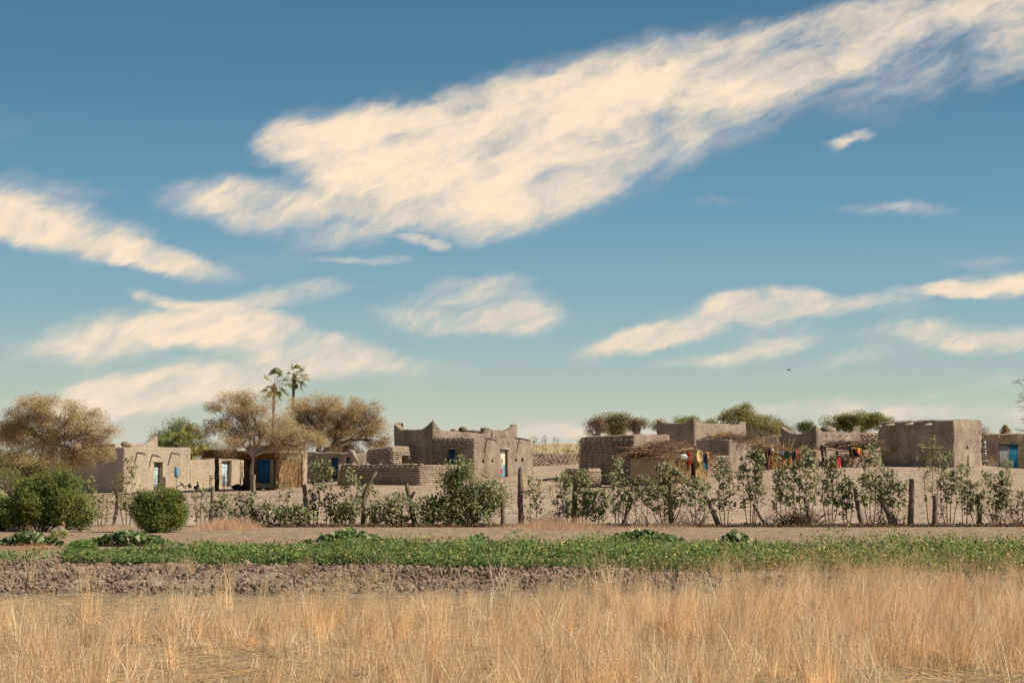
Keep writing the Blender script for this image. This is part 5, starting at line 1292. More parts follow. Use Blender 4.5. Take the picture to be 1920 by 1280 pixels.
# upper swelling fold of the clay wall at its left end
mb = MB(); p = at(1193, 868, 114.5); lump(mb, (p.x+.1, p.y-.05, p.z), .45, .35, .42, 7, rough=.18, sub=3); mb.build('clay_bulge', CLAY, hut, smooth=True)
def straw_wall(pa, pb, k0, k1, zt_, n, c1, c2, name, parent, bun=9, r=.018, bulge=.08):
    mb = MB(); t_ = k0+(k1-k0)*rng.random(n); ph = (t_*bun) % 1; off = bulge*np.sin(np.pi*ph)
    d = np.array(pb-pa); d[2] = 0; nrm = np.array([d[1], -d[0], 0])/np.linalg.norm(d); P = np.array(pa)[None]+d[None]*t_[:, None] + nrm[None]*(off+rng.uniform(0, .05, n))[:, None]
    zb = tzv(P[:, 0], P[:, 1]); hz = rng.uniform(-.05, .75, n)*(zt_-zb); P[:, 2] = zb+hz
    ln = rng.uniform(.25, .6, n)*(zt_-zb); ln = np.minimum(ln, zt_+.08-P[:, 2])
    bc = np.repeat(rng.uniform(.7, 1.15, 40), 1)[(t_*bun).astype(int) % 40]
    D = np.stack([rng.normal(size=n)*.06, rng.normal(size=n)*.03, ln], 1); sticks(mb, P, D, r, np.clip(colvar(n, c1, c2, .06, .25)*bc[:, None], 0, 1)); return mb.build(name, STRAW, parent)
dxf = (cE-cR); kd0 = solve(cR, dxf, 1292); kd1 = solve(cR, dxf, 1303)
straw_wall(cR, cE, 0, kd0, zT+.12, 2600, lin(184, 156, 118), lin(124, 100, 78), 'straw_wall', hut, 9)
straw_wall(cR, cE, kd1, 1.0, zT+.1, 1300, lin(198, 168, 124), lin(146, 118, 88), 'straw_wall', hut, 7)
# dark inner lining so that the straw is opaque and the doorway black
for (ka, kb) in ((0, kd0), (kd1, 1)):
    mb = MB(); a_ = cR+dxf*ka; d = dxf*(kb-ka); d.z = 0; nv_ = Vector((d.y, -d.x, 0)).normalized()*-.06
    boxb(mb, Vector((a_.x, a_.y, tz(a_.x, a_.y)-.1))+nv_, d, nv_, (0, 0, zT-tz(a_.x, a_.y)+.1), lin(120, 92, 64)); mb.build('mat_lining', STRAW, hut)
# thatch
mb = MB(); n = 3600; uu = rng.random(n)*1.16-.08; vv = rng.random(n)*1.2-.1
P = np.array(cR)[None] + np.array(cE-cR)[None]*uu[:, None] + np.array(cL-cR)[None]*vv[:, None]
zr = zT + .05 + .80*np.sin(np.pi*np.clip(vv, 0, 1))**.8*np.sin(np.pi*np.clip(uu*.86+.1, 0, 1))**.6 + .12*vv
P[:, 2] = zr + rng.uniform(-.08, .05, n); P[:, 2] += .16*np.maximum(0, np.sin(uu*5+1)*np.sin(vv*6)); D = rng.normal(size=(n, 3))*np.array([.38, .32, .13]); D[:, 2] -= .10
sticks(mb, P, D, .02, colvar(n, lin(176, 148, 116), lin(112, 92, 74), .06, .28))
# roof deck
V = []; 
for j in range(11):
    for i in range(11):
        uq, vq = i/10*1.06-.03, j/10*1.06-.03; p = cR + (cE-cR)*uq + (cL-cR)*vq
        V.append((p.x, p.y, zT - .04 + .78*max(0, math.sin(math.pi*min(max(vq, 0), 1)))**.8*max(0, math.sin(math.pi*min(max(uq*.86+.1, 0), 1)))**.6+.12*vq))
V += [(x, y, z-.06) for x, y, z in V]
idx = np.arange(121).reshape(11, 11); tq = np.stack([idx[:-1, :-1], idx[:-1, 1:], idx[1:, 1:], idx[1:, :-1]], 2).reshape(-1, 4)
mb.add(V, [tq, tq[:, ::-1]+121], lin(96, 78, 60)); mb.build('thatch_roof', STRAW, hut)
mb = MB()
for k in range(34):
    p = at(random.uniform(1215, 1272), random.uniform(832, 842), 116.3); p.z -= .03; lump(mb, p, random.uniform(.08, .2), .14, random.uniform(.05, .09), k, lin(74, 70, 66), sub=1)
mb.build('roof_weights', SOIL, hut, smooth=True)
for (a_, b_) in (((1187, 861), (1212, 838)), ((1228, 852), (1256, 845)), ((1242, 853), (1246, 832)), ((1268, 846), (1300, 840))):
    mb = MB(); tube(mb, bez(at(*a_, 114.0), at(*b_, 114.8), (0, 0, .03), 5, .03), .028, 5, lin(190, 164, 130)); mb.build('roof_pole', WOOD, hut)
# hanging cloths: a folded sheet with real thickness
def hang(name, label, cat, x0, x1, y0, y1, Y, mat, folds=3, taper=.0, pat=None, amp=.05, slant=0, grp=None, attrmat=False):
    p0, p1 = at(x0, y0, Y), at(x1, y0, Y); zb = at(x0, y1, Y).z; nx_, nz_ = 18, 16; V = []; C = []
    ph = random.random()*6
    for side in (0, 1):
        for j in range(nz_+1):
            for i in range(nx_+1):
                a, f = i/nx_, j/nz_; cxm = .5+(a-.5)*(1-taper*f); x = p0.x+(p1.x-p0.x)*cxm + slant*f*(p1.x-p0.x)
                z_ = p0.z+(zb-p0.z)*(f + .06*math.sin(a*5+ph)*f); y_ = Y + amp*math.sin(a*folds*6.28+ph)*(.25+f) + .015*side
                V.append((x, y_, z_)); C.append(pat(a, f) if pat else (1, 1, 1))
    w_ = nx_+1; s_ = w_*(nz_+1); F = []
    for j in range(nz_):
        for i in range(nx_):
            a = j*w_+i; F += [(a, a+1, a+w_+1, a+w_), (s_+a, s_+a+w_, s_+a+w_+1, s_+a+1)]
    mb = MB(); mb.add(V, np.array(F), np.array(C)); o = mb.build(name, mat, base=(p0.x, Y, zb), smooth=True); tag(o, label, cat, grp); return o
CLOTHA = attr_mat('patterned_cloth', rough=.85)
YH = 114.6
hang('red_cloth', 'long coral red cloth hanging left of the black hut doorway', 'cloth', 1291, 1295.6, 848, 870.5, YH+.1, cloth('coral_cloth', lin(206, 70, 52)), 2, -.4, amp=.03)
hang('cloth_scrap', 'small brown orange cloth hanging above the coral red one at the hut eave', 'cloth', 1287.5, 1292, 842, 854, YH+.2, cloth('rust_cloth', lin(170, 96, 60)), 1, .2, amp=.02)
p = at(1281, 856, YH-.25); mb = MB(); lump(mb, p, .26, .12, .16, 5, rough=.22, sub=3)
o = mb.build('plastic_bag', plain('white_plastic', (.72, .73, .70), .35, 10, .1), base=p, smooth=True); tag(o, 'crumpled white plastic bag tied on the straw front of the hut', 'bag')
# round woven tray (flat real object, tilted)
p = at(1311, 855, 115.3); mb = MB(); V = []; F = []; nr_ = 6
for j in range(nr_+1):
    for i in range(28):
        th = i*6.2832/28; r_ = j/nr_; sq = .19*(1+.12*math.sin(th+.6)); V.append((p.x+sq*r_*math.cos(th), p.y-.08+.1*r_*r_*(-1)+.10*math.cos(th)*r_, p.z+.36*r_*math.sin(th)*(1-.1*math.cos(th))))
F = [(j*28+i, j*28+(i+1) % 28, (j+1)*28+(i+1) % 28, (j+1)*28+i) for j in range(nr_) for i in range(28)]
V2 = [(x, y+.03, z) for x, y, z in V]; m_ = len(V); rim = [(nr_*28+i, nr_*28+(i+1) % 28, m_+nr_*28+(i+1) % 28, m_+nr_*28+i) for i in range(28)]
mb.add(V+V2, np.array(F+[tuple(m_+k for k in f[::-1]) for f in F]+rim), lin(206, 178, 128)); tag(mb.build('woven_tray', STRAW, base=p, smooth=True), 'oval woven straw tray hung right of the black hut doorway', 'tray')
hang('blue_cloth', 'dark blue cloth with a turquoise end hanging at the right corner of the straw hut', 'cloth', 1318, 1324.5, 852, 880, 115.8, CLOTHA, 2, .1, lambda a, f: lin(40, 50, 74) if f < .6 else lin(60, 160, 178), .04, slant=.5)
p = at(1325, 851, 116.0); mb = MB(); lump(mb, (p.x, p.y, p.z), .14, .12, .13, 3, lin(170, 140, 100)); lump(mb, (p.x+.05, p.y, p.z-.2), .11, .1, .12, 6, lin(186, 150, 122)); tag(mb.build('basket', STRAW, base=p, smooth=True), 'small lumpy wicker basket hanging at the far right corner of the straw hut', 'basket')

# ------------------------------------------------------------------ reed enclosure and clothes rail
YC = 122.5
rd = thing('reed_screen', 'orange reed screen below the tangled straw roof, left of the hanging clothes', 'screen', gpt(1460, YC))
pa = at(1440, 870, YC); pb = at(1484, 870, YC+.6)
straw_wall(pa, pb, 0, 1, at(1460, 848, YC).z, 1800, lin(196, 146, 92), lin(140, 98, 64), 'reed_mat', rd, 14, .018, .04)
for x_ in (1446, 1478):
    g_ = gpt(x_, YC-.25); mb = MB(); tube(mb, bez(g_-Vector((0, 0, .1)), at(x_, 845, YC-.25), (0, 0, 0), 5, .03), .045, 6, lin(140, 108, 78)); mb.build('pole', WOOD, rd)
mb = MB(); n = 1900; t_ = rng.random(n); P = np.zeros((n, 3)); a0 = at(1420, 842, YC+.4); a1 = at(1484, 850, YC+1); h0 = at(1424, 828, YC).z; 
zt2 = np.interp(t_, [0, .15, .35, .7, 1], [at(0+960, 824, YC).z, at(960, 830, YC).z, at(960, 836, YC).z, at(960, 842, YC).z, at(960, 847, YC).z]); zb2 = at(960, 849, YC).z
P[:, 0] = a0.x+(a1.x-a0.x)*t_; P[:, 1] = YC+rng.uniform(0, 2.6, n); P[:, 2] = zb2+(zt2-zb2)*rng.random(n)
D = rng.normal(size=(n, 3))*np.array([.32, .25, .14]); sticks(mb, P, D, .016, colvar(n, lin(188, 158, 116), lin(122, 98, 76), .06, .3))
nn_ = 26; P = np.stack([rng.uniform(a0.x, a1.x, nn_), rng.uniform(YC, YC+2, nn_), np.full(nn_, zb2+.15)], 1); D = np.stack([rng.normal(size=nn_)*.35, rng.normal(size=nn_)*.1, rng.uniform(.5, 1.0, nn_)], 1); sticks(mb, P, D, .014, colvar(nn_, lin(196, 168, 130)))
# posts carrying it
mb.build('straw_roof', STRAW, rd)
mb = MB(); boxb(mb, (a0.x, YC, zb2-.06), (a1.x-a0.x, .3, 0), (0, 2.6, 0), (0, 0, .08), lin(90, 70, 54)); mb.build('roof_deck', STRAW, rd)
straw_wall(at(1420, 870, YC+.35), pa+Vector((.1, .1, 0)), 0, 1, at(1430, 850, YC).z, 420, lin(150, 124, 92), lin(110, 88, 68), 'side_mat', rd, 3, .018, .04)
rl = thing('clothes_rail', 'bent wooden pole on forked posts loaded with hanging clothes', 'clothes rail', gpt(1494, YC-.4))
mb = MB(); P = [at(x, y, YC-.45) for x, y in ((1441, 846), (1452, 847.5), (1465, 848), (1480, 849), (1492, 846), (1505, 844), (1520, 844), (1533, 845))]; tube(mb, P, .045, 6, lin(176, 150, 118)); mb.build('rail', WOOD, rl, smooth=True)
for x_, yb in ((1495, 880), (1446, 878), (1528, 878)):
    g_ = gpt(x_, YC-.4); mb = MB(); tube(mb, bez(g_-Vector((0, 0, .1)), at(x_+2, 846, YC-.4), (0, 0, 0), 5, .03), [.07, .065, .06, .06, .055, .05], 7, lin(160, 134, 104), jit=.2); tube(mb, [at(x_+1, 856, YC-.4), at(x_-3, 846, YC-.4)], [.04, .025], 5, lin(150, 124, 96)); mb.build('forked_post', WOOD, rl, smooth=True)
YB = YC-.62
def floral(a, f):
    s_ = math.sin(a*17+f*4)*math.sin(f*19+a*5); return lin(226, 190, 176) if s_ > .35 else (lin(110, 24, 34) if s_ < -.5 else lin(196, 62, 56))
G_ = 'clothes drying on the rail'
hang('garment', 'dark purple garment at the left end of the clothes rail', 'clothes', 1440, 1444.5, 840, 853, YB, cloth('purple_cloth', lin(66, 34, 54)), 2, .2, grp=G_)
p = at(1447.5, 843.5, YB); mb = MB(); lump(mb, p, .13, .1, .11, 9, sub=3); tag(mb.build('bundle', plain('cream_cloth', lin(196, 184, 168), .8, 12, .15), base=p, smooth=True), 'off-white rounded bundle on the left end of the clothes rail', 'bundle')
hang('garment', 'small pale blue folded cloth in the middle of the clothes rail', 'clothes', 1464, 1470.5, 845, 852.5, YB, cloth('pale_blue_cloth', lin(128, 146, 184)), 2, .1, grp=G_)
hang('garment', 'dark green cloth hanging on the clothes rail', 'clothes', 1470.5, 1480.5, 846, 860, YB, cloth('green_cloth', lin(14, 70, 48)), 2, .1, grp=G_)
hang('garment', 'slate blue grey cloth between the green and red floral ones', 'clothes', 1484, 1488.5, 846.5, 863, YB, cloth('slate_cloth', lin(94, 112, 120)), 2, .1, grp=G_)
hang('garment', 'dark grey cloth with a white lining strip left of the red floral one', 'clothes', 1488, 1493.5, 845, 876, YB-.05, CLOTHA, 2, .2, lambda a, f: lin(200, 208, 190) if f > .42+.3*abs(a-.6) else lin(70, 78, 76), .04, slant=.1, grp=G_)
hang('garment', 'red floral cloth, the brightest on the clothes rail', 'clothes', 1491, 1502, 842.5, 864.5, YB-.1, CLOTHA, 3, .15, floral, .05, slant=.12, grp=G_)
hang('garment', 'cream peaked cloth right of the red floral one', 'clothes', 1504, 1511.5, 836, 856, YB, CLOTHA, 2, -.25, lambda a, f: lin(226, 200, 150) if f < .45 or a < .5 else lin(166, 134, 90), .05, grp=G_)
hang('garment', 'light grey mottled cloth at the right of the clothes rail', 'clothes', 1511.5, 1519, 841, 857, YB, CLOTHA, 3, .05, lambda a, f: lin(206, 200, 198) if math.sin(a*20+f*16) > 0 else lin(146, 138, 142), .05, grp=G_)

# ------------------------------------------------------------------ branch-roofed shade
YE = 126
se = thing('branch_roofed_shelter', 'open shade roofed with heaped grey branches on forked poles beside the pointed house', 'shade', gpt(1590, YE))
xa, xb = at(1558, 840, YE).x, at(1650, 840, YE).x
mb = MB(); n = 2600; t_ = rng.random(n); P = np.stack([xa+(xb-xa)*t_, YE+rng.uniform(-.1, 2.8, n), np.zeros(n)], 1)
zlo = at(960, 842, YE).z; hi = np.interp(t_, [0, .12, .4, .6, 1], [at(960, 838, YE).z, at(960, 827, YE).z, at(960, 826, YE).z, at(960, 829, YE).z, at(960, 824, YE).z]); P[:, 2] = zlo+(hi-zlo)*rng.random(n)**1.3
D = rng.normal(size=(n, 3))*np.array([.35, .3, .06]); sticks(mb, P, D, .024, colvar(n, lin(158, 138, 116), lin(104, 90, 78), .05, .3)); mb.build('branch_roof', STRAW, se)
mb = MB(); boxb(mb, (xa, YE, zlo-.02), (xb-xa, 0, -.08), (0, 2.7, 0), (0, 0, .1), lin(84, 70, 58)); mb.build('roof_deck', STRAW, se)
for (pa_, pb_, r_) in (((1546, 839.5, YE-.3), (1604, 845, YE-.25), .075), ((1594, 842, YE-.45), (1645, 850, YE-.4), .095), ((1600, 843, YE-.3), (1650, 842, YE-.2), .09)):
    mb = MB(); tube(mb, bez(at(*pa_), at(*pb_), (0, 0, -.08), 8, .03), r_, 8, lin(182, 158, 132)); mb.build('roof_beam', WOOD, se, smooth=True)
for x_, c_ in ((1541.5, (84, 72, 62)), (1548, (140, 120, 98)), (1598, (150, 130, 108))):
    g_ = gpt(x_, YE-.35); mb = MB(); tube(mb, bez(g_-Vector((0, 0, .1)), at(x_, 841, YE-.35), (.05, 0, 0), 6, .03), [.10, .1, .095, .09, .09, .1, .13], 8, lin(*c_), jit=.25)
    tube(mb, [at(x_, 848, YE-.35), at(x_+3.5, 837, YE-.35)], [.06, .05], 6, lin(*c_)); mb.build('forked_post', WOOD, se, smooth=True)
mb = MB()
for i in range(7): lump(mb, at(1541.5+random.uniform(-1.5, 4), 838+random.uniform(-2, 4), YE-.35), .1, .1, .09, i, lin(60, 54, 50), sub=2)
mb.build('lashing', SOIL, se, smooth=True)
def orangey(a, f):
    return lin(226, 190, 110) if a > .8 or f < .12 else (lin(214, 96, 44) if math.sin(a*14+f*6) > -.2 else lin(232, 164, 96))
hang('cloth', 'black and dark blue garment hanging from the branch shade beam', 'cloth', 1591.5, 1603, 841, 857, YE-.6, CLOTHA, 3, .2, lambda a, f: lin(26, 32, 46) if a < .35 or a > .7 else lin(122, 108, 96), .06)
# triangular folded bright cloth
p0, p1, p2, p3 = at(1598, 838, YE-.68), at(1616, 840, YE-.66), at(1617, 857, YE-.6), at(1602, 856, YE-.5)
mb = MB(); V = []; C = []; nn_ = 14
for side in (0, 1):
    for j in range(nn_+1):
        for i in range(nn_+1):
            a, b_ = i/nn_, j/nn_; top_ = p0.lerp(p1, a); bot = p3.lerp(p2, a); q_ = top_.lerp(bot, b_); V.append((q_.x, q_.y+.04*math.sin(a*9)+.02*side, q_.z)); C.append(orangey(a, b_) if a > b_*.95 else (lin(196, 190, 170) if a > b_*.85 else lin(58, 22, 22)))
w_ = nn_+1; s_ = w_*w_; F = []
for j in range(nn_):
    for i in range(nn_): a = j*w_+i; F += [(a, a+1, a+w_+1, a+w_), (s_+a, s_+a+w_, s_+a+w_+1, s_+a+1)]
mb.add(V, np.array(F), np.array(C)); tag(mb.build('patterned_cloth', CLOTHA, base=p3, smooth=True), 'orange and yellow cloth folded to a triangle on the branch shade beam', 'cloth')
hang('cloth', 'narrow black cloth strip right of the orange triangle cloth', 'cloth', 1616.5, 1618.8, 841, 855, YE-.6, cloth('jet_cloth', (.02, .02, .025)), 1, .1, amp=.02)

# ------------------------------------------------------------------ pale stick rack
rk = thing('stick_rack', 'pale barkless stick rack standing on the sand left of the brick stub wall', 'rack', gpt(1035, 100))
Yk = 100
def stk(name, pl, r_=.022, c=(214, 176, 118)):
    mb = MB(); P = [at(x, y, Yk + (random.uniform(-.05, .05))) for x, y in pl]; tube(mb, P, r_, 5, lin(*c)); mb.build(name, STRAW, rk, smooth=True)
stk('rail', ((1008, 905), (1014, 901), (1024, 902.5), (1031, 900), (1039, 901)), .02)
stk('rail', ((1039, 901), (1042, 903), (1045.5, 908)), .022)
for pl in (((1015, 896), (1015.5, 912), (1018, 924)), ((1026, 902), (1027, 916), (1027, 922)), ((1036.5, 900), (1037, 916), (1036.5, 930)), ((1027, 912), (1031, 919), (1033, 931)), ((1000, 916), (1004, 909), (1007, 912), (1006, 930)), ((982.5, 930), (982, 908)), ((1073, 934), (1073, 906), (1065, 905))):
    stk('stick', pl)

# ------------------------------------------------------------------ bird
p = at(1478.5, 693, 140); bd = thing('bird', 'small dark bird gliding with raised wing over the right half of the village', 'bird', p)
def q(x, y, z): return Vector((p.x+x, p.y+y, p.z+z))
skinned('body', [q(-.10, -.1, -.03), q(-.03, -.03, -.01), q(.05, .05, .0), q(.14, .14, .01)], [(0, 1), (1, 2), (2, 3)], [.025, .05, .055, .02], BLACK, bd, 1, 2)
for sgn, tip in ((1, (-.20, -.02, .28)), (-1, (.30, -.05, .03))):
    mb = MB(); a = Vector((0, .06, 0)); tp = Vector(tip); mid = tp*.5+Vector((0, 0, .05)); W_ = Vector((.02, .14, 0))
    V = [q(*(a-W_*.5)), q(*(a+W_*.5)), q(*(mid+W_*.6)), q(*(mid-W_*.5)), q(*(tp+W_*.15))]; V += [v_+Vector((0, 0, .012)) for v_ in V]
    mb.add(V, [np.array([[0, 1, 2, 3], [8, 7, 6, 5], [0, 5, 6, 1], [1, 6, 7, 2], [3, 8, 5, 0]]), np.array([[3, 2, 4], [9, 7, 8]]), np.array([[2, 7, 9, 4], [4, 9, 8, 3]])]); mb.build('wing', BLACK, bd)

# ------------------------------------------------------------------ field cover
def xlim(Y, m=1.5): return (-960/F_PX*Y - m, 960/F_PX*Y + m)
# low green crop
def crop(n, seed=1):
    mb = MB(); r = np.random.default_rng(seed)
    px = r.uniform(-60, 1980, n); 
    far = np.interp(px, [0, 130, 300, 700, 1100, 1920], [1040, 1036, 1032, 1027, 1022, 1021]); near_ = np.interp(px, [0, 130, 300, 700, 1100, 1300, 1920], [1050, 1053, 1055, 1056, 1066, 1072, 1073])
    t_ = r.random(n); py = far + (near_-far)*t_ + 6; Y = CAMZ/((py-HOR)/F_PX)*1.0; X = (px-960)/F_PX*Y
    cl = vnoise(X*2.1, Y*1.7, 5) + .6*vnoise(X*6, Y*5, 6)
    keep = (cl > -.85) & ((px > 125) | ((r.random(n) < .22) & (cl > .2))) & ((px > 420) | (cl > -.25) | (py > 1052))
    X, Y, cl, px = X[keep], Y[keep], cl[keep], px[keep]; m = len(X)
    H = np.clip(.22 + .13*cl, .06, .5)*np.interp(px, [0, 130, 180, 600, 1920], [.6, 1.0, .8, 1.1, 1.25])
    H = H*(1+.4*np.clip(vnoise(X*.8, Y*.8, 71), -.9, .8))*r.choice([.6, 1, 1, 1.35], m); z = tzv(X, Y) + H*r.random(m)**.55
    P = np.stack([X, Y, z], 1)
    dk = np.clip(1 + .25*cl, .6, 1.3)[:, None]
    c = colvar(m, lin(96, 112, 60), lin(56, 76, 38), .1, .34)*dk
    dry = r.random(m) < np.interp(px, [0, 900, 1920], [.02, .05, .14]); c[dry] = colvar(int(dry.sum()), lin(176, 168, 104), lin(150, 130, 84))
    leaves(mb, P, .085, np.clip(c, 0, 1), up=.6, asp=.55); return mb
o = crop(150000).build('crop_row', LEAF, base=(0, 55, 0)); tag(o, 'band of low green leafy crop across the field', 'crop', kind='stuff')
# squash-like clumps with big leaves
def squash(label, px, py, w, h_, n, dark=1.0):
    Y = CAMZ*F_PX/(py-HOR); sc = Y/F_PX; c = gpt(px, Y); mb = MB(); vb = MB()
    for i in range(n):
        a = random.gauss(0, .42); X = c.x + max(-1.1, min(1.1, a))*w*sc*.55; y_ = c.y + random.uniform(-.7, .7); hh = max(.05, h_*sc*(1-abs(a)*.75)*random.random()**.4)
        top = Vector((X, y_, tz(X, y_)+hh)); s_ = random.uniform(.05, .12); nrm = Vector((random.gauss(0, .9), random.gauss(-.35, .8), 1)).normalized(); ax = nrm.orthogonal().normalized(); ay = nrm.cross(ax)
        V = [top]; k = 8
        for j in range(k): th = j*6.2832/k; r_ = s_*(1 if j % 2 else .78)*(1.1+.2*math.cos(th)); V.append(top + ax*r_*math.cos(th) + ay*r_*math.sin(th) - nrm*.35*s_*random.uniform(.2, 1))
        g = np.array(random.choice([lin(96, 116, 62), lin(70, 90, 48), lin(140, 148, 110), lin(52, 70, 38)]))*random.uniform(.85, 1.15)*dark
        mb.add(V, np.array([[0, 1+j, 1+(j+1) % k] for j in range(k)]), g)
        if i % 3 == 0: tube(vb, [Vector((X, y_, tz(X, y_)-.02)), top-nrm*.02], [.008, .006], 3, lin(120, 124, 80), cap=False)
    root = thing('squash_plant', label, 'plant', c, 'broad leaved plants in the field'); mb.build('leaves', LEAF, root); vb.build('stems', WOOD, root)
squash('broad leaved vine clump lowest at the left picture edge below the citrus bush', 52, 1021, 110, 26, 260)
squash('long flat clump of broad dark leaves left of centre, below the round bush', 240, 1022, 170, 28, 420)
squash('broad leaved clump below the curved post, topped by one raised leaf', 655, 1020, 150, 30, 360, 1.05)
squash('small broad leaved sprout behind the crop below the biggest fence bush', 898, 1022, 60, 22, 90)
squash('clump of pale broad leaves behind the crop below the tall brick house', 1205, 1015, 140, 24, 320, 1.1)
squash('dense dark leafy mound behind the crop, below the leaning thin stake', 1380, 1020, 60, 28, 150, .85)
bush('bushy green plant at the left end of the crop row', 57.5, (150, 1048), [(150, 1038, 24, 12), (165, 1042, 22, 9)], 34, 150, .07, .1, lin(104, 126, 58), lin(60, 86, 38), 5, name='crop_bush', cat='plant')
bush('tuft of light green weeds before the dog', 68, (108, 1006), [(108, 1000, 16, 6)], 10, 60, .06, .06, lin(150, 152, 92), lin(104, 116, 62), 4, name='weed_tuft', cat='plant')
# ploughed soil: a rough heightfield strip
def vgrid(X, Y, cx, cy, seed):
    r = np.random.default_rng(seed); gx = (X-X.min())/cx; gy = (Y-Y.min())/cy; G = r.normal(size=(int(gy.max())+3, int(gx.max())+3))
    i, j = gy.astype(int), gx.astype(int); fy, fx = gy-i, gx-j; fy = fy*fy*(3-2*fy); fx = fx*fx*(3-2*fx)
    return (G[i, j]*(1-fx)+G[i, j+1]*fx)*(1-fy)+(G[i+1, j]*(1-fx)+G[i+1, j+1]*fx)*fy
sxs = np.arange(-17.5, 17.6, .042); sys_ = np.arange(38.5, 53.5, .085); SX, SY = np.meshgrid(sxs, sys_); SX = SX + rng.normal(size=SX.shape)*.010; SY = SY+rng.normal(size=SY.shape)*.02
hh = .85*(.022*np.abs(vgrid(SX, SY, .42, .5, 1)) + .038*np.abs(vgrid(SX, SY, .20, .26, 2)) + .040*np.abs(vgrid(SX, SY, .09, .17, 3)) + .02*vgrid(SX, SY, 1.5, 1.2, 4))
spx = SX/SY*F_PX+960; spy = HOR+CAMZ/SY*F_PX
lo = np.interp(spx, [0, 300, 700, 1200, 1300, 1920], [1053, 1055, 1056, 1064, 1070, 1071]) + 2.0*vnoise(SX*2, SY*.1, 51); hi_ = np.interp(spx, [0, 500, 800, 1100, 1350, 1920], [1112, 1110, 1106, 1100, 1094, 1086]) + 9*vnoise(SX*.8, SY*.5, 52) + 4*vnoise(SX*3, SY, 53)
mk = np.clip((spy-lo)/3, 0, 1)*np.clip((hi_-spy)/10, 0, 1)*np.clip(.75+.5*vnoise(SX*.9, SY*.9, 54), .25, 1)
sz_ = tzv(SX, SY) + mk*(hh+.01) - (1-mk)*.025*(mk < .02) - .004
ix = np.arange(SX.size).reshape(SX.shape); mb = MB()
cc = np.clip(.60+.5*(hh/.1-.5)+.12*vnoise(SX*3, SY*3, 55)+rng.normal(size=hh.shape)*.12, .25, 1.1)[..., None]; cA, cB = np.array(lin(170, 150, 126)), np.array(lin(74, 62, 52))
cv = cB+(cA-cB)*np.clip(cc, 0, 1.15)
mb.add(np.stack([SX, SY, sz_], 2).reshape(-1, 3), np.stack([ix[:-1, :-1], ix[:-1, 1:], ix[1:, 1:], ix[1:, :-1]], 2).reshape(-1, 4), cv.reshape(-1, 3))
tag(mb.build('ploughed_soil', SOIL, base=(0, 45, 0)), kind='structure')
# clods of the ploughed band
def clods(n, seed):
    r = np.random.default_rng(seed); mb = MB()
    px = r.uniform(-60, 1980, n); py = 1054+r.beta(1.2, 1.8, n)*62+6*vnoise(px*.01, px*.003, 61); Y = CAMZ*F_PX/(py-HOR); X = (px-960)/F_PX*Y
    cl = vnoise(X*1.3, Y*1.3, 8); keep = (cl > -.75) | (r.random(n) < .4); X, Y, cl = X[keep], Y[keep], cl[keep]; m = len(X)
    s_ = r.gamma(1.5, .012, m)*(1+.6*np.clip(cl, 0, 1)) + .008; s_ = np.minimum(s_, .065)
    bm = bmesh.new(); bmesh.ops.create_icosphere(bm, subdivisions=1, radius=1); B_ = np.array([v_.co[:] for v_ in bm.verts]); F_ = np.array([[x.index for x in f.verts] for f in bm.faces]); bm.free()
    V = B_[None]*(s_[:, None, None]*r.uniform(.6, 1.3, (m, 1, 3)))*(1+r.uniform(-.55, .5, (m, len(B_), 1)))
    V += np.stack([X, Y, tzv(X, Y)+s_*.35+.05], 1)[:, None, :]
    c = colvar(m, lin(158, 140, 118), lin(96, 82, 70), .03, .3)
    mb.add(V.reshape(-1, 3), (F_[None]+(np.arange(m)*len(B_))[:, None, None]).reshape(-1, 3), np.repeat(c, len(B_), axis=0)); return mb
tag(clods(12000, 3).build('soil_clods', SOIL, base=(0, 45, 0)), 'ploughed grey brown soil clods between crop and dry grass', 'soil', kind='stuff')
def litter(n, y0, y1, seed, size, c1, c2, x0=-60, x1=1980):
    r = np.random.default_rng(seed); mb = MB(); px = r.uniform(x0, x1, n); py = r.uniform(y0, y1, n); Y = CAMZ*F_PX/(py-HOR); X = (px-960)/F_PX*Y
    P = np.stack([X, Y, tzv(X, Y)+.01], 1); a = r.uniform(0, 6.283, n); D = np.stack([np.cos(a), np.sin(a), r.uniform(-.05, .25, n)], 1)*r.uniform(.3, 1.2, (n, 1))*size; sticks(mb, P, D, .004+.0*X, colvar(n, c1, c2)); return mb
tag(litter(9000, 990, 1030, 12, .16, lin(196, 160, 116), lin(140, 112, 84)).build('stubble', STRAW, base=(0, 70, 0)), 'scattered straw stubble on the bare field', 'stubble', kind='stuff')
# fallen leaves under the fence, coloured dark to carry the shadow band there
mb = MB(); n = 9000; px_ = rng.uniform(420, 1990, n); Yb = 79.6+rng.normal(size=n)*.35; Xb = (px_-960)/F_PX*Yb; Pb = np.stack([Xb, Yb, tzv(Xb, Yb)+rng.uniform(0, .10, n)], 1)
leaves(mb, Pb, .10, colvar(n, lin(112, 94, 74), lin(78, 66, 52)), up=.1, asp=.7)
tag(mb.build('shadow_leaf_litter', SOIL, base=(0, 79.6, 0)), 'strip of fallen leaves coloured dark as the shadow under the fence', 'litter', kind='stuff')
mb = MB(); n = 4500; Yb = rng.uniform(83, 122, n); px_ = rng.uniform(150, 1900, n); Xb = (px_-960)/F_PX*Yb; Pb = np.stack([Xb, Yb, tzv(Xb, Yb)+.01], 1)
sticks(mb, Pb, rng.normal(size=(n, 3))*np.array([.10, .05, .015]), rng.uniform(.006, .024, n), colvar(n, lin(104, 88, 72), lin(170, 150, 124)))
tag(mb.build('pebbles', SOIL, base=(0, 100, 0)), 'small pebbles and twigs on the sandy slope', 'pebbles', kind='stuff')

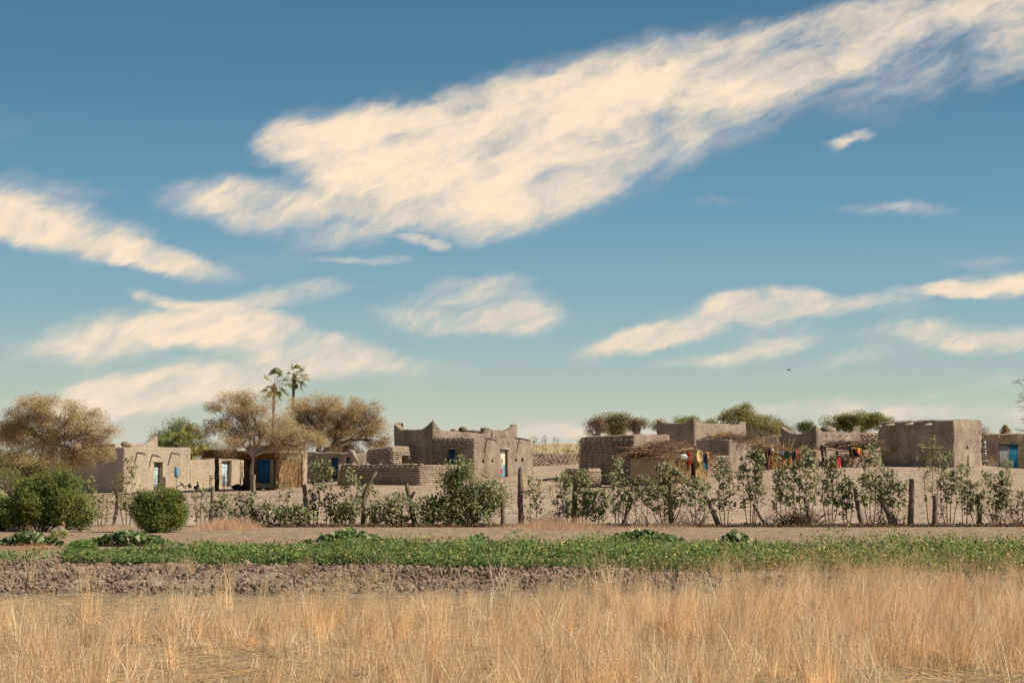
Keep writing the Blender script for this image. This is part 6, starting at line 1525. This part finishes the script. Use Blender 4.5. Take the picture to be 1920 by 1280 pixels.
# ------------------------------------------------------------------ dry grass
def grass(X, Y, H, width, c1, c2, lean=(.12, 0), wob=.10, seed=0, segs=3, tipc=1.0):
    r = np.random.default_rng(seed); n = len(X); z0 = tzv(X, Y) - .02
    dx = lean[0]*H*(r.uniform(.1, 1.9, n) + 1.3*vnoise(X*1.1, Y*.7, 29)) + r.normal(size=n)*wob*H; dy = lean[1]*H + r.normal(size=n)*wob*H
    a = r.uniform(-.35, 1.45, n); wx, wy = np.cos(a)*width, np.sin(a)*width
    V = np.zeros((n, 2*segs+1, 3)); 
    for s_ in range(segs+1):
        f = s_/segs; bx = X+dx*f**1.7; by = Y+dy*f**1.7; bz = z0+H*f*(1-.12*f*np.abs(dx)/(H+1e-6)); wd = (1-.75*f)
        if s_ < segs:
            V[:, 2*s_] = np.stack([bx-wx*wd, by-wy*wd, bz], 1); V[:, 2*s_+1] = np.stack([bx+wx*wd, by+wy*wd, bz], 1)
        else: V[:, 2*segs] = np.stack([bx, by, bz], 1)
    q = np.array([[2*s_, 2*s_+1, 2*s_+3, 2*s_+2] for s_ in range(segs-1)]); t3 = np.array([[2*segs-2, 2*segs-1, 2*segs]])
    k = (np.arange(n)*(2*segs+1))[:, None, None]; mb = MB(); c = np.clip(colvar(n, c1, c2, .06, .28)*(1+.20*vnoise(X*1.7, Y*.9, 23)+.12*vnoise(X*.5, Y*.3, 24))[:, None], 0, 1)
    mb.add(V.reshape(-1, 3), [(q[None]+k).reshape(-1, 4), (t3[None]+k).reshape(-1, 3)], np.repeat(c, 2*segs+1, axis=0)); return mb
r = np.random.default_rng(21)
def near_grass(n, Y0, Y1, seed, hmul=1.0, dens=None):
    r = np.random.default_rng(seed); Y = np.sqrt(r.uniform(Y0**2, Y1**2, n)); X = r.uniform(-1, 1, n)*(960/F_PX*Y + 1.5)
    px = X/Y*F_PX+960; py = HOR + CAMZ/Y*F_PX
    cl = vnoise(X*.9, Y*.55, 11); fine = vnoise(X*3.5, Y*2.2, 13)
    edge = np.interp(px, [0, 250, 600, 850, 1150, 1500, 1920], [1225, 1230, 1205, 1200, 1185, 1150, 1135]) + 26*cl   # image row where the grass thins out
    p = np.clip((py-edge)/90+.32, .05, 1)*np.clip(.62+.5*fine+.35*cl, .07, 1)
    bare_ = np.exp(-((px-1720)/230)**2-((py-1275)/38)**2); p *= 1-.9*bare_
    bare2 = np.exp(-((px-1330)/120)**2-((py-1135)/14)**2); p *= 1-.85*bare2
    keep = r.random(n) < p; X, Y, cl, fine, px = X[keep], Y[keep], cl[keep], fine[keep], px[keep]
    H = np.clip(r.normal(.62, .24, len(X)) + .18*cl + .14*fine, .12, 1.35)*hmul
    return X, Y, H, cl
def clump_grass(nc, per, seed, hm, px_rng=(-80, 2000)):
    """tufts: each has its own height, lean, tint and spread"""
    r = np.random.default_rng(seed); Y = np.sqrt(r.uniform(17**2, 47.5**2, nc)); X = r.uniform(-1, 1, nc)*(960/F_PX*Y+1.5)
    px = X/Y*F_PX+960; py = HOR+CAMZ/Y*F_PX; cl = vnoise(X*.55, Y*.35, 11); f2 = vnoise(X*1.6, Y*.9, 12)
    edge = np.interp(px, [0, 250, 600, 850, 1150, 1300, 1500, 1920], [1180, 1172, 1160, 1150, 1132, 1118, 1104, 1096]) + 26*cl + 10*f2
    p = np.clip((py-edge)/60+.45, .03, 1)*np.clip(.66+.6*cl+.42*f2, .04, 1)
    for bx, by, wx, wy, k_ in ((1730, 1272, 260, 26, .97), (1330, 1128, 120, 13, .9), (1610, 1215, 60, 9, .6), (230, 1125, 320, 12, .7), (760, 1140, 200, 9, .5), (1450, 1262, 120, 16, .6)): p *= 1-k_*np.exp(-((px-bx)/wx)**2-((py-by)/np.where(py > by, wy*(3 if by > 1250 else 1), wy))**2)
    k = r.random(nc) < p; X, Y, cl, f2, px, py = X[k], Y[k], cl[k], f2[k], px[k], py[k]; n = len(X)
    H = np.clip(r.gamma(7, .085, n)+.16*cl+.10*f2, .18, 1.35)*hm*np.interp(py, [1090, 1150, 1250], [.75, .95, 1.0]); cnt = np.maximum(6, (per*r.gamma(3, .33, n))).astype(int)
    rad = r.uniform(.06, .30, n); le = r.normal(.10, .16, n)+.08*cl; tint = r.uniform(.6, 1.25, n); hue = r.normal(0, .025, n)
    ix = np.repeat(np.arange(n), cnt); m = len(ix); a = r.uniform(0, 6.283, m); rr = rad[ix]*np.sqrt(r.random(m))
    return X[ix]+rr*np.cos(a), Y[ix]+rr*np.sin(a), H[ix]*r.beta(3, 1.6, m)*1.25, le[ix]+.35*np.cos(a)*rr, tint[ix], hue[ix]
def grass_cl(dat, width, c1, c2, wob, seed):
    X, Y, H, le, tint, hue = dat; r = np.random.default_rng(seed); n = len(X); segs = 3; z0 = tzv(X, Y)-.02
    dx = H*(le+r.normal(size=n)*wob); dy = H*r.normal(size=n)*wob; br = r.random(n) < .06; dx[br] *= 3.5
    a = r.uniform(-.1, 1.7, n); wd0 = width*r.uniform(.5, 1.5, n); wx, wy = np.cos(a)*wd0, np.sin(a)*wd0; V = np.zeros((n, 7, 3))
    for s_ in range(4):
        f = s_/3; bx = X+dx*f**1.6; by = Y+dy*f**1.6; bz = z0+H*(f-.25*f*f*np.clip(np.abs(dx)/(H+.01), 0, 2)); wd = 1-.7*f
        if s_ < 3: V[:, 2*s_] = np.stack([bx-wx*wd, by-wy*wd, bz], 1); V[:, 2*s_+1] = np.stack([bx+wx*wd, by+wy*wd, bz], 1)
        else: V[:, 6] = np.stack([bx, by, bz], 1)
    k = (np.arange(n)*7)[:, None, None]; mb = MB(); c = colvar(n, c1, c2, .05, .28)*tint[:, None]*np.stack([1+hue, np.ones(n), 1-hue], 1)
    mb.add(V.reshape(-1, 3), [(np.array([[0, 1, 3, 2], [2, 3, 5, 4]])[None]+k).reshape(-1, 4), (np.array([[4, 5, 6]])[None]+k).reshape(-1, 3)], np.repeat(np.clip(c, 0, 1), 7, axis=0)); return mb, V[:, 6]
D1 = clump_grass(5200, 46, 31, 1.0); mb, T1 = grass_cl(D1, .0030, lin(216, 186, 142), lin(184, 150, 110), .14, 5)
tag(mb.build('dry_grass', GRASS, base=(0, 28, 0)), 'tall dry golden grass filling the foreground', 'grass', kind='stuff')
D2 = clump_grass(3000, 12, 37, .8); mb, T2 = grass_cl(D2, .0042, lin(230, 212, 178), lin(200, 172, 134), .42, 6)
tag(mb.build('broken_grass', GRASS, base=(0, 28, 0)), 'pale broken straws among the foreground grass', 'grass', kind='stuff')
D3 = clump_grass(5200, 26, 43, .38); mb, T3 = grass_cl(D3, .0034, lin(214, 188, 146), lin(170, 138, 102), .4, 7)
tag(mb.build('low_grass', GRASS, base=(0, 28, 0)), 'short tangled undergrowth of the dry grass', 'grass', kind='stuff')
sel = T1[rng.random(len(T1)) < .16]; m = len(sel); k = 8; P = np.repeat(sel, k, axis=0)+rng.normal(size=(m*k, 3))*np.array([.018, .018, .045])-np.array([0, 0, .04]); mb = MB(); leaves(mb, P, .024, colvar(m*k, lin(202, 160, 122), lin(166, 124, 92)), up=1.2, asp=.35)
tag(mb.build('grass_seed_heads', GRASS, base=(0, 28, 0)), 'feathery seed heads of the dry grass', 'grass', kind='stuff')
# long fallen straws on the ground
mb = litter(9000, 1112, 1290, 44, .5, lin(224, 194, 146), lin(184, 150, 108)); tag(mb.build('fallen_straw', STRAW, base=(0, 28, 0)), 'fallen straws lying under the dry grass', 'straw', kind='stuff')
# reddish dry grass tufts at the fence foot
def fence_grass(px0, px1, n, h0, seed, Yc=77.6, dY=1.6, c=(lin(200, 168, 134), lin(172, 134, 102))):
    r = np.random.default_rng(seed); px = px0+(px1-px0)*r.beta(2, 2, n) if h0 > .4 else r.uniform(px0, px1, n); Y = Yc + r.uniform(-dY, dY, n); X = (px-960)/F_PX*Y
    env = np.clip(1-np.abs((px-(px0+px1)/2)/((px1-px0)/2))**2, .25, 1); return grass(X, Y, h0*np.clip(env+.3*vnoise(X*1.4, Y*1.2, 31), .15, 1.2)*r.uniform(.15, 1.1, n)**1.3, .005, c[0], c[1], (.1, 0), .3, seed)
for lab, a_, b_, n_, h_ in (('fluffy reddish dry grass patch at the foot of the pale tall post', 345, 500, 3600, .55), ('low reddish grass between the citrus bush and the round bush', 165, 262, 900, .3), ('reddish grass strip under the tall split post', 900, 1190, 3200, .5), ('sparse reddish grass left edge between field bushes', 0, 90, 1400, .3), ('thin reddish grass strip from the slim post to the straw hut', 1150, 1340, 1100, .3)):
    tag(fence_grass(a_, b_, n_, h_, int(a_)+3).build('fence_grass', GRASS, base=((a_+b_-1920)/2/F_PX*77, 77.6, 0)), lab, 'grass', kind='stuff')
tag(fence_grass(0, 130, 2500, .16, 77, 62, 4, (lin(190, 140, 104), lin(150, 100, 70))).build('weed_grass', GRASS, base=(-13, 62, 0)), 'short reddish weeds at the left end of the crop', 'grass', kind='stuff')
r = np.random.default_rng(5); n = 7000; pxx = r.uniform(1180, 1980, n); Yc = r.uniform(44, 51, n); Xc = (pxx-960)/F_PX*Yc; kk = r.random(n) < np.clip((pxx-1150)/700, .05, .9)*np.clip(.6+.5*vnoise(Xc*1.2, Yc, 19), 0, 1)
tag(grass(Xc[kk], Yc[kk], r.uniform(.25, .7, kk.sum()), .0045, lin(196, 152, 110), lin(158, 118, 82), (.16, 0), .14, 8).build('edge_grass', GRASS, base=(10, 47, 0)), 'brown dry grass before the right part of the crop', 'grass', kind='stuff')
# the single tall yellow-green stalk
g_ = gpt(1562, 43); mb = MB(); P = [g_, at(1566, 1050, 43), at(1575, 1018, 43), at(1586, 990, 43), at(1590, 985, 43)]; tube(mb, P, [.008, .008, .008, .007, .004], 4, lin(176, 166, 92)); leaves(mb, np.array([list(P[-1])]*8)+rng.normal(size=(8, 3))*.03, .06, colvar(8, lin(150, 148, 80)))
tag(mb.build('tall_stalk', GRASS, base=g_), 'single tall yellow green stalk rising over the right part of the crop', 'plant')
